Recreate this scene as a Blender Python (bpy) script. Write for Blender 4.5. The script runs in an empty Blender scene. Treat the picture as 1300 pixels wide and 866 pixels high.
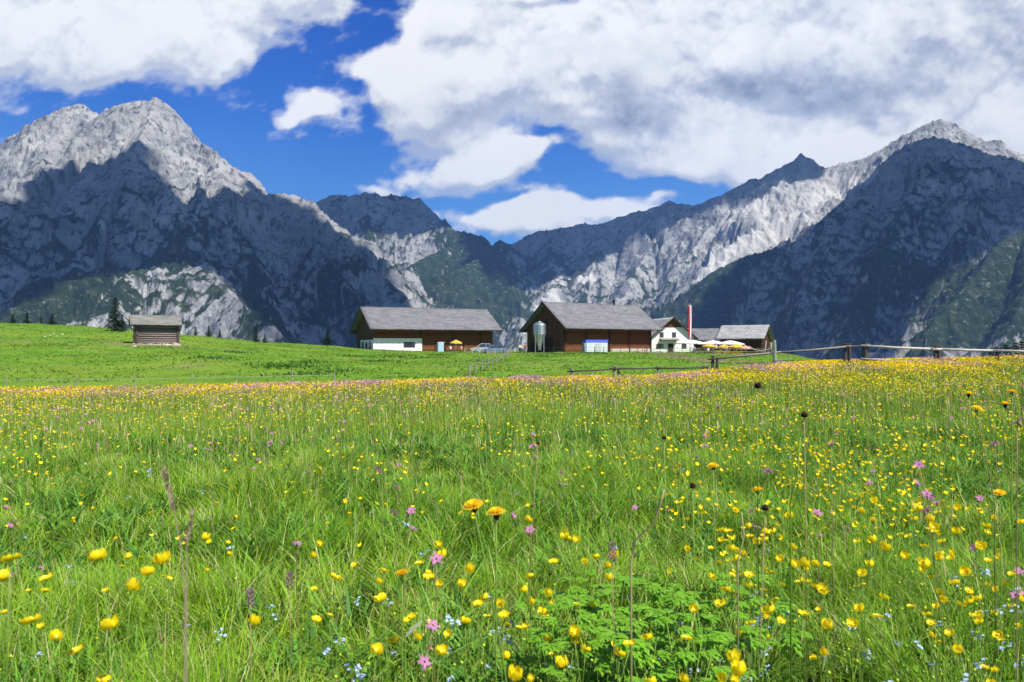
import bpy, bmesh, math, random
import numpy as np
from mathutils import Vector, Matrix, Euler
random.seed(7); rng = np.random.default_rng(7)
SC = bpy.context.scene; COL = SC.collection
F = 1011.0; HZ = 440.0; CAMZ = 1.15      # lens in pixels of a 1300 px wide frame, horizon row, eye height
rad = math.radians
# ------------------------------------------------------------------ helpers
def at(px, py, D):
    """the place seen at a bearing and height, D metres ahead"""
    return np.array([(px-650.0)/F*D, D, CAMZ+(HZ-py)/F*D])
def tag(o, label=None, cat=None, group=None, kind=None):
    if label: o['label'] = label
    if cat: o['category'] = cat
    if group: o['group'] = group
    if kind: o['kind'] = kind
    return o
def empty(name, loc=(0,0,0), rz=0.0, **kw):
    o = bpy.data.objects.new(name, None); COL.objects.link(o)
    o.location = tuple(float(v) for v in loc); o.rotation_euler = (0,0,rz); o.empty_display_size = .2
    return tag(o, **kw)
def link(name, me, parent=None):
    o = bpy.data.objects.new(name, me); COL.objects.link(o)
    if parent is not None: o.parent = parent
    return o
def mesh_np(name, V, faces, mats, smooth=False, midx=None, attrs=None, cols=None):
    """V (n,3); faces = list of (m,k) int arrays"""
    me = bpy.data.meshes.new(name)
    V = np.asarray(V, np.float32)
    loops = np.concatenate([f.reshape(-1) for f in faces]).astype(np.int32)
    tot = np.concatenate([np.full(len(f), f.shape[1], np.int32) for f in faces])
    start = np.zeros(len(tot), np.int32); start[1:] = np.cumsum(tot)[:-1]
    me.vertices.add(len(V)); me.vertices.foreach_set('co', V.ravel())
    me.loops.add(len(loops)); me.loops.foreach_set('vertex_index', loops)
    me.polygons.add(len(tot)); me.polygons.foreach_set('loop_start', start); me.polygons.foreach_set('loop_total', tot)
    if midx is not None: me.polygons.foreach_set('material_index', np.asarray(midx, np.int32))
    if smooth: me.polygons.foreach_set('use_smooth', np.ones(len(tot), bool))
    for m in (mats if isinstance(mats,(list,tuple)) else [mats]): me.materials.append(m)
    for k, a in (attrs or {}).items():
        at_ = me.attributes.new(k, 'FLOAT', 'POINT'); at_.data.foreach_set('value', np.asarray(a, np.float32).ravel())
    for k, a in (cols or {}).items():
        c = np.ones((len(V),4), np.float32); c[:,:3] = a
        at_ = me.attributes.new(k, 'FLOAT_COLOR', 'POINT'); at_.data.foreach_set('color', c.ravel())
    me.update(calc_edges=True)
    return me
class MB:
    """collects solids into one mesh"""
    def __init__(s): s.v=[]; s.f=[]; s.m=[]
    def add(s, vs, fs, mi=0):
        b=len(s.v); s.v += [tuple(map(float,v)) for v in vs]; s.f += [tuple(b+i for i in f) for f in fs]; s.m += [mi]*len(fs); return s
    def box(s, lo, hi, mi=0, M=None):
        x0,y0,z0=lo; x1,y1,z1=hi
        vs=[(x0,y0,z0),(x1,y0,z0),(x1,y1,z0),(x0,y1,z0),(x0,y0,z1),(x1,y0,z1),(x1,y1,z1),(x0,y1,z1)]
        if M is not None: vs=[tuple(M@Vector(v)) for v in vs]
        return s.add(vs,[(0,3,2,1),(4,5,6,7),(0,1,5,4),(1,2,6,5),(2,3,7,6),(3,0,4,7)],mi)
    def prism(s, poly, d, mi=0):
        """poly: 3D points of one face, d: extrusion vector"""
        n=len(poly); a=[Vector(p) for p in poly]; d=Vector(d); b=[p+d for p in a]
        return s.add(a+b,[tuple(range(n))[::-1],tuple(range(n,2*n))]+[(i,(i+1)%n,n+(i+1)%n,n+i) for i in range(n)],mi)
    def tube(s, pts, radii, n=8, mi=0, caps=True):
        pts=[Vector(p) for p in pts]
        if not hasattr(radii,'__len__'): radii=[radii]*len(pts)
        rings=[]; b=len(s.v)
        for i,p in enumerate(pts):
            t=(pts[min(i+1,len(pts)-1)]-pts[max(i-1,0)]).normalized()
            u=t.cross(Vector((0,0,1))) if abs(t.z)<.95 else t.cross(Vector((0,1,0)))
            u.normalize(); w=t.cross(u)
            for k in range(n):
                a=2*math.pi*k/n; s.v.append(tuple(p+(u*math.cos(a)+w*math.sin(a))*radii[i]))
        for i in range(len(pts)-1):
            for k in range(n):
                s.f.append((b+i*n+k,b+i*n+(k+1)%n,b+(i+1)*n+(k+1)%n,b+(i+1)*n+k)); s.m.append(mi)
        if caps:
            s.f.append(tuple(b+k for k in range(n))[::-1]); s.m.append(mi)
            s.f.append(tuple(b+(len(pts)-1)*n+k for k in range(n))); s.m.append(mi)
        return s
    def lathe(s, prof, n=20, c=(0,0,0), mi=0):
        b=len(s.v)
        for r,z in prof:
            for k in range(n):
                a=2*math.pi*k/n; s.v.append((c[0]+r*math.cos(a),c[1]+r*math.sin(a),c[2]+z))
        for i in range(len(prof)-1):
            for k in range(n):
                s.f.append((b+i*n+k,b+i*n+(k+1)%n,b+(i+1)*n+(k+1)%n,b+(i+1)*n+k)); s.m.append(mi)
        return s
    def build(s, name, mats, parent=None, smooth=False):
        me=bpy.data.meshes.new(name); me.from_pydata(s.v,[],s.f)
        for m in (mats if isinstance(mats,(list,tuple)) else [mats]): me.materials.append(m)
        me.polygons.foreach_set('material_index', s.m)
        bm=bmesh.new(); bm.from_mesh(me); bmesh.ops.recalc_face_normals(bm,faces=bm.faces); bm.to_mesh(me); bm.free()
        if smooth: me.polygons.foreach_set('use_smooth',[True]*len(me.polygons))
        me.update(); return link(name, me, parent)
def copy_tree(o, parent=None):
    c=o.copy(); COL.objects.link(c); c.parent=parent
    for ch in list(o.children): copy_tree(ch, c)
    return c
# ------------------------------------------------------------------ numpy noise
_perm = rng.permutation(4096); _ga = rng.uniform(0, 2*np.pi, 4096)
_gx = np.cos(_ga).astype(np.float32); _gy = np.sin(_ga).astype(np.float32)
def perlin(x, y, seed=0):
    x=np.asarray(x,np.float32); y=np.asarray(y,np.float32)
    xi=np.floor(x).astype(np.int64); yi=np.floor(y).astype(np.int64); xf=x-xi; yf=y-yi
    xf=xf.astype(np.float32); yf=yf.astype(np.float32)
    u=xf*xf*xf*(xf*(xf*6-15)+10); v=yf*yf*yf*(yf*(yf*6-15)+10)
    def g(i,j,dx,dy):
        h=_perm[(_perm[(i+seed*57)&4095]+j)&4095]; return _gx[h]*dx+_gy[h]*dy
    a=g(xi,yi,xf,yf); b=g(xi+1,yi,xf-1,yf); c=g(xi,yi+1,xf,yf-1); d=g(xi+1,yi+1,xf-1,yf-1)
    return (a+(b-a)*u+((c+(d-c)*u)-(a+(b-a)*u))*v)*1.5
def fbm(x,y,o=5,seed=0,gain=.5,lac=2.03):
    s=0;a=1;t=0
    for k in range(o):
        s=s+a*perlin(x*lac**k,y*lac**k,seed+k); t+=a; a*=gain
    return s/t*1.4
def ridged(x,y,o=5,seed=0,gain=.5,lac=2.07):
    s=0;a=1;t=0
    for k in range(o):
        n=1-np.abs(perlin(x*lac**k,y*lac**k,seed+k)); s=s+a*n*n; t+=a; a*=gain
    return s/t
def sstep(a,b,x):
    t=np.clip((x-a)/(b-a),0,1); return t*t*(3-2*t)
# ------------------------------------------------------------------ node helpers
def newmat(name):
    m=bpy.data.materials.new(name); m.use_nodes=True; nt=m.node_tree
    for n in list(nt.nodes): nt.nodes.remove(n)
    o=nt.nodes.new('ShaderNodeOutputMaterial'); return m, nt, o
def N(nt, t, **kw):
    n=nt.nodes.new(t)
    for k,v in kw.items():
        if k.startswith('i_'):
            n.inputs[k[2:].replace('_',' ')].default_value=v
        else: setattr(n,k,v)
    return n
def ramp(nt, fac, stops, interp='LINEAR'):
    r=nt.nodes.new('ShaderNodeValToRGB'); cr=r.color_ramp; cr.interpolation=interp
    while len(cr.elements)<len(stops): cr.elements.new(.5)
    for e,(p,c) in zip(cr.elements,stops):
        e.position=p; e.color=(*c,1) if hasattr(c,'__len__') else (c,c,c,1)
    nt.links.new(fac,r.inputs[0]); return r.outputs[0]
def mix(nt, fac, a, b, mode='MIX'):
    m=nt.nodes.new('ShaderNodeMix'); m.data_type='RGBA'; m.blend_type=mode
    for s,v in ((m.inputs[0],fac),(m.inputs[6],a),(m.inputs[7],b)):
        if isinstance(v,bpy.types.NodeSocket): nt.links.new(v,s)
        elif hasattr(v,'__len__'): s.default_value=(*v,1) if len(v)==3 else v
        elif s is m.inputs[0]: s.default_value=v
        else: s.default_value=(v,v,v,1)
    return m.outputs[2]
def math_(nt, op, a, b=None, clamp=False):
    m=nt.nodes.new('ShaderNodeMath'); m.operation=op; m.use_clamp=clamp
    for i,v in enumerate((a,b)):
        if v is None: continue
        if isinstance(v,bpy.types.NodeSocket): nt.links.new(v,m.inputs[i])
        else: m.inputs[i].default_value=v
    return m.outputs[0]
def noise(nt, scale, detail=4, rough=.55, vec=None, stretch=None):
    n=nt.nodes.new('ShaderNodeTexNoise'); n.inputs['Scale'].default_value=scale
    n.inputs['Detail'].default_value=detail; n.inputs['Roughness'].default_value=rough
    if vec is None:
        tc=nt.nodes.new('ShaderNodeTexCoord'); vec=tc.outputs['Object']
    if stretch:
        mp=nt.nodes.new('ShaderNodeMapping'); mp.inputs['Scale'].default_value=stretch
        nt.links.new(vec,mp.inputs[0]); vec=mp.outputs[0]
    nt.links.new(vec,n.inputs['Vector']); return n.outputs[0]
def attr(nt,name,out='Fac'):
    a=nt.nodes.new('ShaderNodeAttribute'); a.attribute_name=name; return a.outputs[out]
def bump(nt,h,strength=.5,dist=.02):
    b=nt.nodes.new('ShaderNodeBump'); b.inputs['Strength'].default_value=strength; b.inputs['Distance'].default_value=dist
    nt.links.new(h,b.inputs['Height']); return b.outputs[0]
def principled(nt,out,col,rough=.8,metal=0,normal=None,spec=.3,trans=None):
    p=nt.nodes.new('ShaderNodeBsdfPrincipled')
    if isinstance(col,bpy.types.NodeSocket): nt.links.new(col,p.inputs['Base Color'])
    else: p.inputs['Base Color'].default_value=(*col,1)
    p.inputs['Roughness'].default_value=rough; p.inputs['Metallic'].default_value=metal; p.inputs['Specular IOR Level'].default_value=spec
    if normal is not None: nt.links.new(normal,p.inputs['Normal'])
    s=p.outputs[0]
    if trans is not None:
        t=nt.nodes.new('ShaderNodeBsdfTranslucent'); w=nt.nodes.new('ShaderNodeMixShader'); w.inputs[0].default_value=trans
        if isinstance(col,bpy.types.NodeSocket): nt.links.new(col,t.inputs[0])
        else: t.inputs[0].default_value=(*col,1)
        nt.links.new(s,w.inputs[1]); nt.links.new(t.outputs[0],w.inputs[2]); s=w.outputs[0]
    nt.links.new(s,out.inputs[0]); return p
def simple(name,col,rough=.8,metal=0,var=.15,scale=6.0,spec=.3,trans=None,stretch=None,bmp=0.0,bscale=None):
    m,nt,o=newmat(name)
    n=noise(nt,scale,5,.6,stretch=stretch)
    c=mix(nt,n,tuple(max(0,v*(1-var*1.6)) for v in col),tuple(min(1,v*(1+var*1.6)) for v in col))
    nb=bump(nt,noise(nt,bscale or scale*4,4,.6,stretch=stretch),bmp,.02) if bmp else None
    principled(nt,o,c,rough,metal,nb,spec,trans); return m
# ------------------------------------------------------------------ camera, sun, sky light
cam=bpy.data.cameras.new('camera'); camo=bpy.data.objects.new('camera',cam); COL.objects.link(camo); SC.camera=camo
cam.sensor_width=36; cam.lens=36*F/1300; cam.clip_start=.05; cam.clip_end=60000
camo.location=(0,0,CAMZ); camo.rotation_euler=(rad(90)+math.atan((HZ-433)/F),0,0)
cam.dof.use_dof=True; cam.dof.focus_distance=9.0; cam.dof.aperture_fstop=9.0
SUN_AZ, SUN_EL = rad(47), rad(53)
S=Vector((math.sin(SUN_AZ)*math.cos(SUN_EL), -math.cos(SUN_AZ)*math.cos(SUN_EL), math.sin(SUN_EL)))
sl=bpy.data.lights.new('sun','SUN'); sl.energy=5.0; sl.angle=rad(.55); sl.color=(1,.955,.88)
so=bpy.data.objects.new('sun',sl); COL.objects.link(so); so.rotation_euler=S.to_track_quat('Z','Y').to_euler(); so.location=(20,-30,60)
W=bpy.data.worlds.new('World'); SC.world=W; W.use_nodes=True; wt=W.node_tree
bg=wt.nodes['Background']; sky=wt.nodes.new('ShaderNodeTexSky'); sky.sky_type='NISHITA'; sky.sun_disc=False
sky.sun_elevation=SUN_EL; sky.sun_rotation=math.pi-SUN_AZ; sky.altitude=1500; sky.air_density=1.0; sky.dust_density=0.0; sky.ozone_density=6
wt.links.new(sky.outputs[0],bg.inputs[0]); bg.inputs[1].default_value=.082
SC.view_settings.view_transform='Standard'; SC.view_settings.look='None'; SC.view_settings.exposure=0.55; SC.view_settings.gamma=1
SC.cycles.max_bounces=6; SC.cycles.diffuse_bounces=3; SC.cycles.transparent_max_bounces=8; SC.cycles.volume_bounces=0
SC.cycles.use_denoising=True
# ------------------------------------------------------------------ sky backdrop (30 km away, cumulus over deep blue)
def make_sky():
    na,ne=1250,430
    az=np.linspace(rad(-62),rad(62),na); el=np.linspace(rad(-6),rad(42),ne)
    A,E=np.meshgrid(az,el)
    gx=np.tan(A); gz=np.tan(E)/np.cos(A)
    px=650+gx*F; py=HZ-gz*F
    # soft cumulus masses: centre, radii, weight
    B=[(60,30,210,66,1.3),(-60,60,150,62,1.0),(250,5,150,52,1.0),(380,-15,90,34,.9),(120,85,90,30,.55),(250,72,60,30,.62),
       (262,92,46,34,1.35),(372,138,50,18,.50),(392,126,34,16,.5),(350,148,46,18,.55),(420,130,40,26,.5),(-30,172,50,24,.8),(410,215,34,6,.35),(345,243,40,6,.35),
       (600,50,160,90,1.15),(470,85,70,40,.6),(520,150,80,50,.75),(760,30,220,110,1.3),(560,218,100,30,.95),(620,195,60,34,.85),(480,238,30,8,.4),
       (900,80,260,110,1.45),(1100,60,260,120,1.4),(1280,100,200,130,1.4),(1450,100,250,200,1.4),(1000,185,170,52,1.1),(840,185,110,28,.75),
       (690,280,80,30,1.15),(640,297,60,26,.9),(790,262,80,20,1.0),(858,245,30,12,.55),(600,285,26,12,.4),
       (562,277,24,12,.5),(1180,185,160,60,1.0),(950,222,60,22,.7),(700,-90,900,60,1.0),(100,-120,700,80,1.2),(880,213,40,16,.4),(660,215,30,20,.5)]
    HOLES=[(330,112,16,40,.5),(455,120,22,26,.45),(690,0,50,8,.7),(225,160,90,34,.9),(455,175,60,34,.4),(490,18,40,34,.8),(735,222,95,17,.75),(862,232,55,18,.7),(425,60,60,50,.6),(610,262,90,8,.45),(330,200,120,35,.6),(450,200,60,20,.6),(690,178,60,10,.5)]
    base=np.zeros_like(px)
    wx=px+46*fbm(px/150,py/120,4,3); wy=py+30*fbm(px/150+9,py/120,4,8)
    for cx,cy,rx,ry,w in B:
        q=((wx-cx)/rx)**2+((wy-cy)/ry)**2; base=np.maximum(base,0)+w*np.exp(-q*1.25)
    base=np.minimum(base,1.30)
    for cx,cy,rx,ry,w in HOLES:
        base=base-w*np.exp(-(((wx-cx)/rx)**2+((wy-cy)/ry)**2)*1.2)
    n1=fbm(px/105,py/85,7,11,.58); n2=1-ridged(px/66+5+.4*n1,py/56,5,21); n3=fbm(px/17,py/14,4,26,.6)
    d=base-.52+n1*.48+(n2-.4)*.34+n3*.05
    cloud=sstep(-.13,.32,d+n3*.08)
    wisp=sstep(.0,.9,fbm(px/70+py/200,py/38,6,31,.6)*1.2+base*1.35-.40)*.7
    cloud=np.clip(np.maximum(cloud,wisp),0,1)
    # lit tops, greyer bellies: how much cloud lies above a point, seen from below
    dn=np.clip(d,0,.8); sh=np.zeros_like(d)
    for st,wt in ((3,1.),(6,1.),(10,1.),(16,.8),(24,.6),(34,.5)):
        up=np.empty_like(dn); up[:-st]=dn[st:]; up[-st:]=dn[-1]; sh+=(up-dn)*wt
    sh=np.clip(sh/4.9*2.0,-.45,.55)
    GREY=[(1010,105,120,55,.75),(790,125,100,42,.75),(1235,30,120,55,.95),(1090,150,60,30,.45),(640,145,170,36,.75),(920,125,130,46,.5),(130,82,160,20,.40),(680,25,60,40,.2),(1180,75,90,36,.45),(60,50,60,26,.15),(600,238,80,10,.35),(1235,120,70,26,.3),(740,190,80,16,.45),(1000,10,90,30,.35),(1290,80,60,50,.4)]
    gr=np.zeros_like(px)
    for cx,cy,rx,ry,w in GREY: gr+=w*np.exp(-(((wx-cx)/rx)**2+((wy-cy)/ry)**2)*1.0)
    gn=fbm(px/120+3,py/90,7,51,.62)
    thick=sstep(.1,.75,d)
    shade=.05+thick*(gr*.46*(1+1.1*gn)+gn*.18+.03)+sh*.74+(.45-n2)*.10-n1*.06+.06*n3
    shade=np.clip(shade,0,1)
    V=np.stack([np.sin(A)*np.cos(E),np.cos(A)*np.cos(E),np.sin(E)],-1)*30000
    i=np.arange(ne-1)[:,None]*na+np.arange(na-1)[None]
    q=np.stack([i,i+1,i+na+1,i+na],-1).reshape(-1,4)
    m,nt,o=newmat('sky_air')
    e=N(nt,'ShaderNodeEmission')
    tc=N(nt,'ShaderNodeNewGeometry'); sep=N(nt,'ShaderNodeSeparateXYZ'); nt.links.new(tc.outputs['Position'],sep.inputs[0])
    hgt=math_(nt,'DIVIDE',sep.outputs[2],30000.0)
    blue=ramp(nt,hgt,[(0.0,(.19,.38,.64)),(.13,(.075,.26,.60)),(.27,(.016,.115,.47)),(.42,(.003,.052,.34)),(.7,(.003,.035,.25))])
    cl=ramp(nt,attr(nt,'shade'),[(0,(.74,.74,.74)),(.25,(.61,.63,.66)),(.5,(.42,.46,.54)),(1,(.19,.235,.32))])
    col=mix(nt,attr(nt,'cloud'),blue,cl)
    nt.links.new(col,e.inputs[0]); e.inputs[1].default_value=1.0; nt.links.new(e.outputs[0],o.inputs[0])
    m.cycles.emission_sampling='NONE'
    me=mesh_np('sky',V.reshape(-1,3),[q],m,True,attrs={'cloud':cloud,'shade':shade})
    so=link('sky',me); tag(so,kind='structure')
make_sky()
# ------------------------------------------------------------------ mountains: one height field over ridge lines, cut into massifs
RIDGES=[ # group, steepness, rib size, points (bearing px, height px, distance m)
 ('A',.95,1.0,[(-400,250,3300),(-200,245,3200),(-60,215,3150),(0,183,3100),(40,157,3100),(75,137,3100),(100,132,3080),(112,137,3060),(122,147,3050),(138,138,3020),(150,133,3000),(160,131,2980),(176,126,2960),(186,129,2950),(198,123,2940),(213,134,2930),(223,147,2900),(234,166,2880),(252,179,2860),(272,193,2840),(290,215,2820),(305,234,2800),(322,241,2800),(335,247,2800),(362,246,2800),(382,250,2800),(397,257,2780),(412,277,2760),(432,301,2720),(455,325,2680),(482,350,2620),(506,369,2580),(519,388,2520),(535,412,2450),(560,450,2350)]),
 ('A',.9,.6,[(100,132,3080),(70,170,2900),(30,210,2750),(-30,250,2650)]),
 ('A',1.0,.6,[(272,193,2840),(285,240,2650),(300,290,2500)]),
 ('A',1.0,.8,[(198,123,2940),(180,170,2700),(160,204,2500),(215,240,2430),(240,300,2330),(265,330,2250)]),
 ('A',1.0,.8,[(160,204,2500),(110,232,2470),(60,268,2430),(0,300,2380),(-80,350,2300)]),
 ('A',.9,.7,[(335,247,2800),(300,290,2600),(320,330,2400),(350,380,2200),(380,430,2050)]),
 ('A',.9,.7,[(397,257,2780),(400,310,2600),(430,350,2450),(470,400,2300)]),
 ('A',.9,.7,[(160,204,2500),(120,290,2250),(90,330,2050)]),
 ('A',.85,.7,[(265,330,2250),(230,334,2050),(160,345,1950),(95,343,1900),(45,375,1800),(-20,415,1700),(-120,440,1650)]),
 ('A',.85,.7,[(230,334,2050),(268,345,1900),(300,382,1750),(345,415,1640),(385,442,1560)]),
 ('A',.85,.6,[(160,345,1950),(150,390,1760),(160,430,1600)]),
 ('B',1.0,1.0,[(350,275,4700),(382,261,4600),(402,257,4550),(418,249,4520),(430,247,4520),(443,249,4510),(457,249,4500),(463,244,4500),(470,247,4500),(476,244,4500),(484,250,4500),(496,247,4500),(505,250,4500),(512,249,4500),(524,252,4500),(532,252,4500),(541,262,4500),(551,276,4500),(566,288,4480),(577,293,4450),(600,297,4400),(612,301,4350),(618,309,4300),(627,311,4400),(636,304,4500),(643,308,4500),(650,316,4550)]),
 ('B',.8,.8,[(463,244,4500),(470,300,4200),(490,340,4000),(500,380,3800)]),
 ('B',.7,.6,[(600,297,4400),(560,318,4100),(525,335,3900),(505,365,3700)]),
 ('B',.75,.6,[(600,297,4400),(615,325,3900),(640,350,3700),(662,390,3500),(680,430,3300)]),
 ('B',.7,.6,[(615,325,3900),(575,345,3600),(555,380,3400),(540,430,3200)]),
 ('C',.95,1.0,[(625,322,5000),(640,314,4950),(655,308,4900),(668,300,4880),(682,294,4850),(700,292,4800),(720,288,4800),(742,284,4750),(758,286,4750),(770,282,4700),(786,275,4700),(800,271,4700),(820,266,4650),(836,262,4650),(850,254,4600),(860,259,4600),(866,258,4600),(880,262,4500),(900,254,4400),(920,246,4300),(940,236,4250),(952,228,4200),(966,226,4150),(985,215,4100),(1000,208,4050),(1008,202,4050),(1016,196,4050),(1024,198,4050),(1030,201,4050),(1040,210,4050),(1050,214,4050),(1060,208,4050),(1080,205,4000),(1100,199,3950),(1122,188,3900),(1150,170,3850),(1175,157,3800),(1195,151,3780),(1212,157,3780),(1225,165,3800),(1242,176,3850),(1268,186,3900),(1300,196,3950),(1400,235,4000),(1500,260,4000),(1700,270,4100)]),
 ('C',.85,.9,[(850,254,4600),(830,310,4300),(800,350,4000),(790,400,3800)]),
 ('C',.85,.8,[(940,236,4250),(900,290,4000),(870,330,3800),(850,380,3650),(840,430,3500)]),
 ('C',.85,.8,[(1016,196,4050),(985,240,3900),(950,290,3750),(930,310,3650)]),
 ('C',.8,.8,[(700,292,4800),(700,340,4300),(690,390,4000)]),
 ('C',.8,.8,[(770,282,4700),(755,330,4300),(740,380,4000),(735,420,3800)]),
 ('E',.8,.7,[(1040,295,3500),(1000,310,3400),(950,325,3300),(905,345,3200),(880,385,3050),(860,430,2900)]),
 ('E',.8,.7,[(950,325,3300),(935,370,3100),(925,420,2950)]),
 ('D',.95,1.0,[(905,450,2750),(925,415,2800),(945,385,2850),(962,365,2880),(1000,318,2950),(1040,282,3000),(1075,252,3050),(1100,228,3060),(1120,210,3080),(1150,186,3100),(1168,178,3100),(1186,174,3100),(1205,178,3100),(1225,184,3080),(1245,190,3050),(1262,198,3020),(1285,200,3000),(1300,206,3000),(1350,225,2980),(1420,250,2950),(1600,300,2950),(1800,320,3000)]),
 ('D',.9,.8,[(1186,174,3100),(1160,240,2850),(1120,310,2600),(1090,380,2400),(1060,440,2200)]),
 ('D',.9,.8,[(1262,198,3020),(1235,260,2750),(1200,330,2500),(1165,400,2300),(1150,450,2150)]),
 ('D',.9,.8,[(1120,210,3080),(1070,290,2850),(1020,370,2600),(990,430,2450)]),
 ('D',.8,.7,[(1420,265,2700),(1330,285,2450),(1300,296,2380),(1283,299,2350),(1262,318,2280),(1238,352,2180),(1205,385,2080),(1175,425,1980),(1150,460,1900)]),
 ('D',.75,.6,[(1300,296,2380),(1310,350,2100),(1290,400,1950),(1270,440,1850)]),
]
MAT_ROCK=None
def mountain_field(X,Y):
    H=np.full(X.shape,-420.,np.float32); Gd=np.zeros(X.shape,np.int8); Sp=np.zeros(X.shape,np.float32); Dd=np.full(X.shape,900.,np.float32)
    w1=fbm(X/420,Y/420,3,61); w2=fbm(X/420+7,Y/420,3,71)
    names=['A','B','C','D','E']
    for ri,(g,sl_,rib,pts) in enumerate(RIDGES):
        P=np.array([at(*p) for p in pts]); acc=0.
        best=np.full(X.shape,1e9,np.float32); bs=np.zeros(X.shape,np.float32); bz=np.zeros(X.shape,np.float32); bd=np.zeros(X.shape,np.float32)
        for a,b in zip(P[:-1],P[1:]):
            ab=b[:2]-a[:2]; L2=ab@ab; L=math.sqrt(L2)
            t=np.clip(((X-a[0])*ab[0]+(Y-a[1])*ab[1])/L2,0,1)
            dx=X-(a[0]+t*ab[0]); dy=Y-(a[1]+t*ab[1]); d=np.sqrt(dx*dx+dy*dy); z=a[2]+t*(b[2]-a[2])
            sc=d*sl_-z; m=sc<best
            best=np.where(m,sc,best); bs=np.where(m,acc+t*L,bs); bz=np.where(m,z,bz); bd=np.where(m,d,bd)
            acc+=L
        k=ri*13
        pot=bz-(np.minimum(bd,520)*sl_+np.maximum(bd-520,0)*sl_*.72)
        idx=np.nonzero((pot+130>H)&(pot>-420))
        x_,y_,bd_,pot_=X[idx],Y[idx],bd[idx],pot[idx]
        s_=bs[idx]+(w1[idx]*150)*sstep(0,350,bd_)
        n=ridged(s_/(230*rib)+k,bd_/1100+w2[idx]*.5,3,80+ri,.5)                # ribs and gullies down the face
        n2=ridged(s_/(75*rib)+k+w2[idx]*.6,bd_/330,3,100+ri,.5)
        h=pot_+(n-.66)*215*sstep(0,440,bd_)+(n2-.62)*46*sstep(0,180,bd_)
        m=h>H[idx]; ii=tuple(q[m] for q in idx)
        H[ii]=h[m]; Gd[ii]=names.index(g); Sp[ii]=(n*.65+n2*.35)[m]; Dd[ii]=bd_[m]
    f=sstep(0,140,Dd)
    H+= (ridged(X/190,Y/190,5,131,.5)-.6)*70*f + (ridged(X/70+3,Y/70,3,141,.5)-.6)*(16+14*f)+fbm(X/420,Y/420,2,147)*90*f
    H+= np.abs(fbm(X/28,Y/28,2,145))*10*(1-f)
    H+= fbm(X/18,Y/18,2,151,.6)*(1.5+1.5*f)
    st=(H+.55*X+.25*Y)/46+fbm(X/400,Y/400,3,161)*1.6                                       # bedding ledges
    H+= (np.abs((st%1)-.5)-.25)*17*f
    return H,Gd,Sp,Dd
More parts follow.
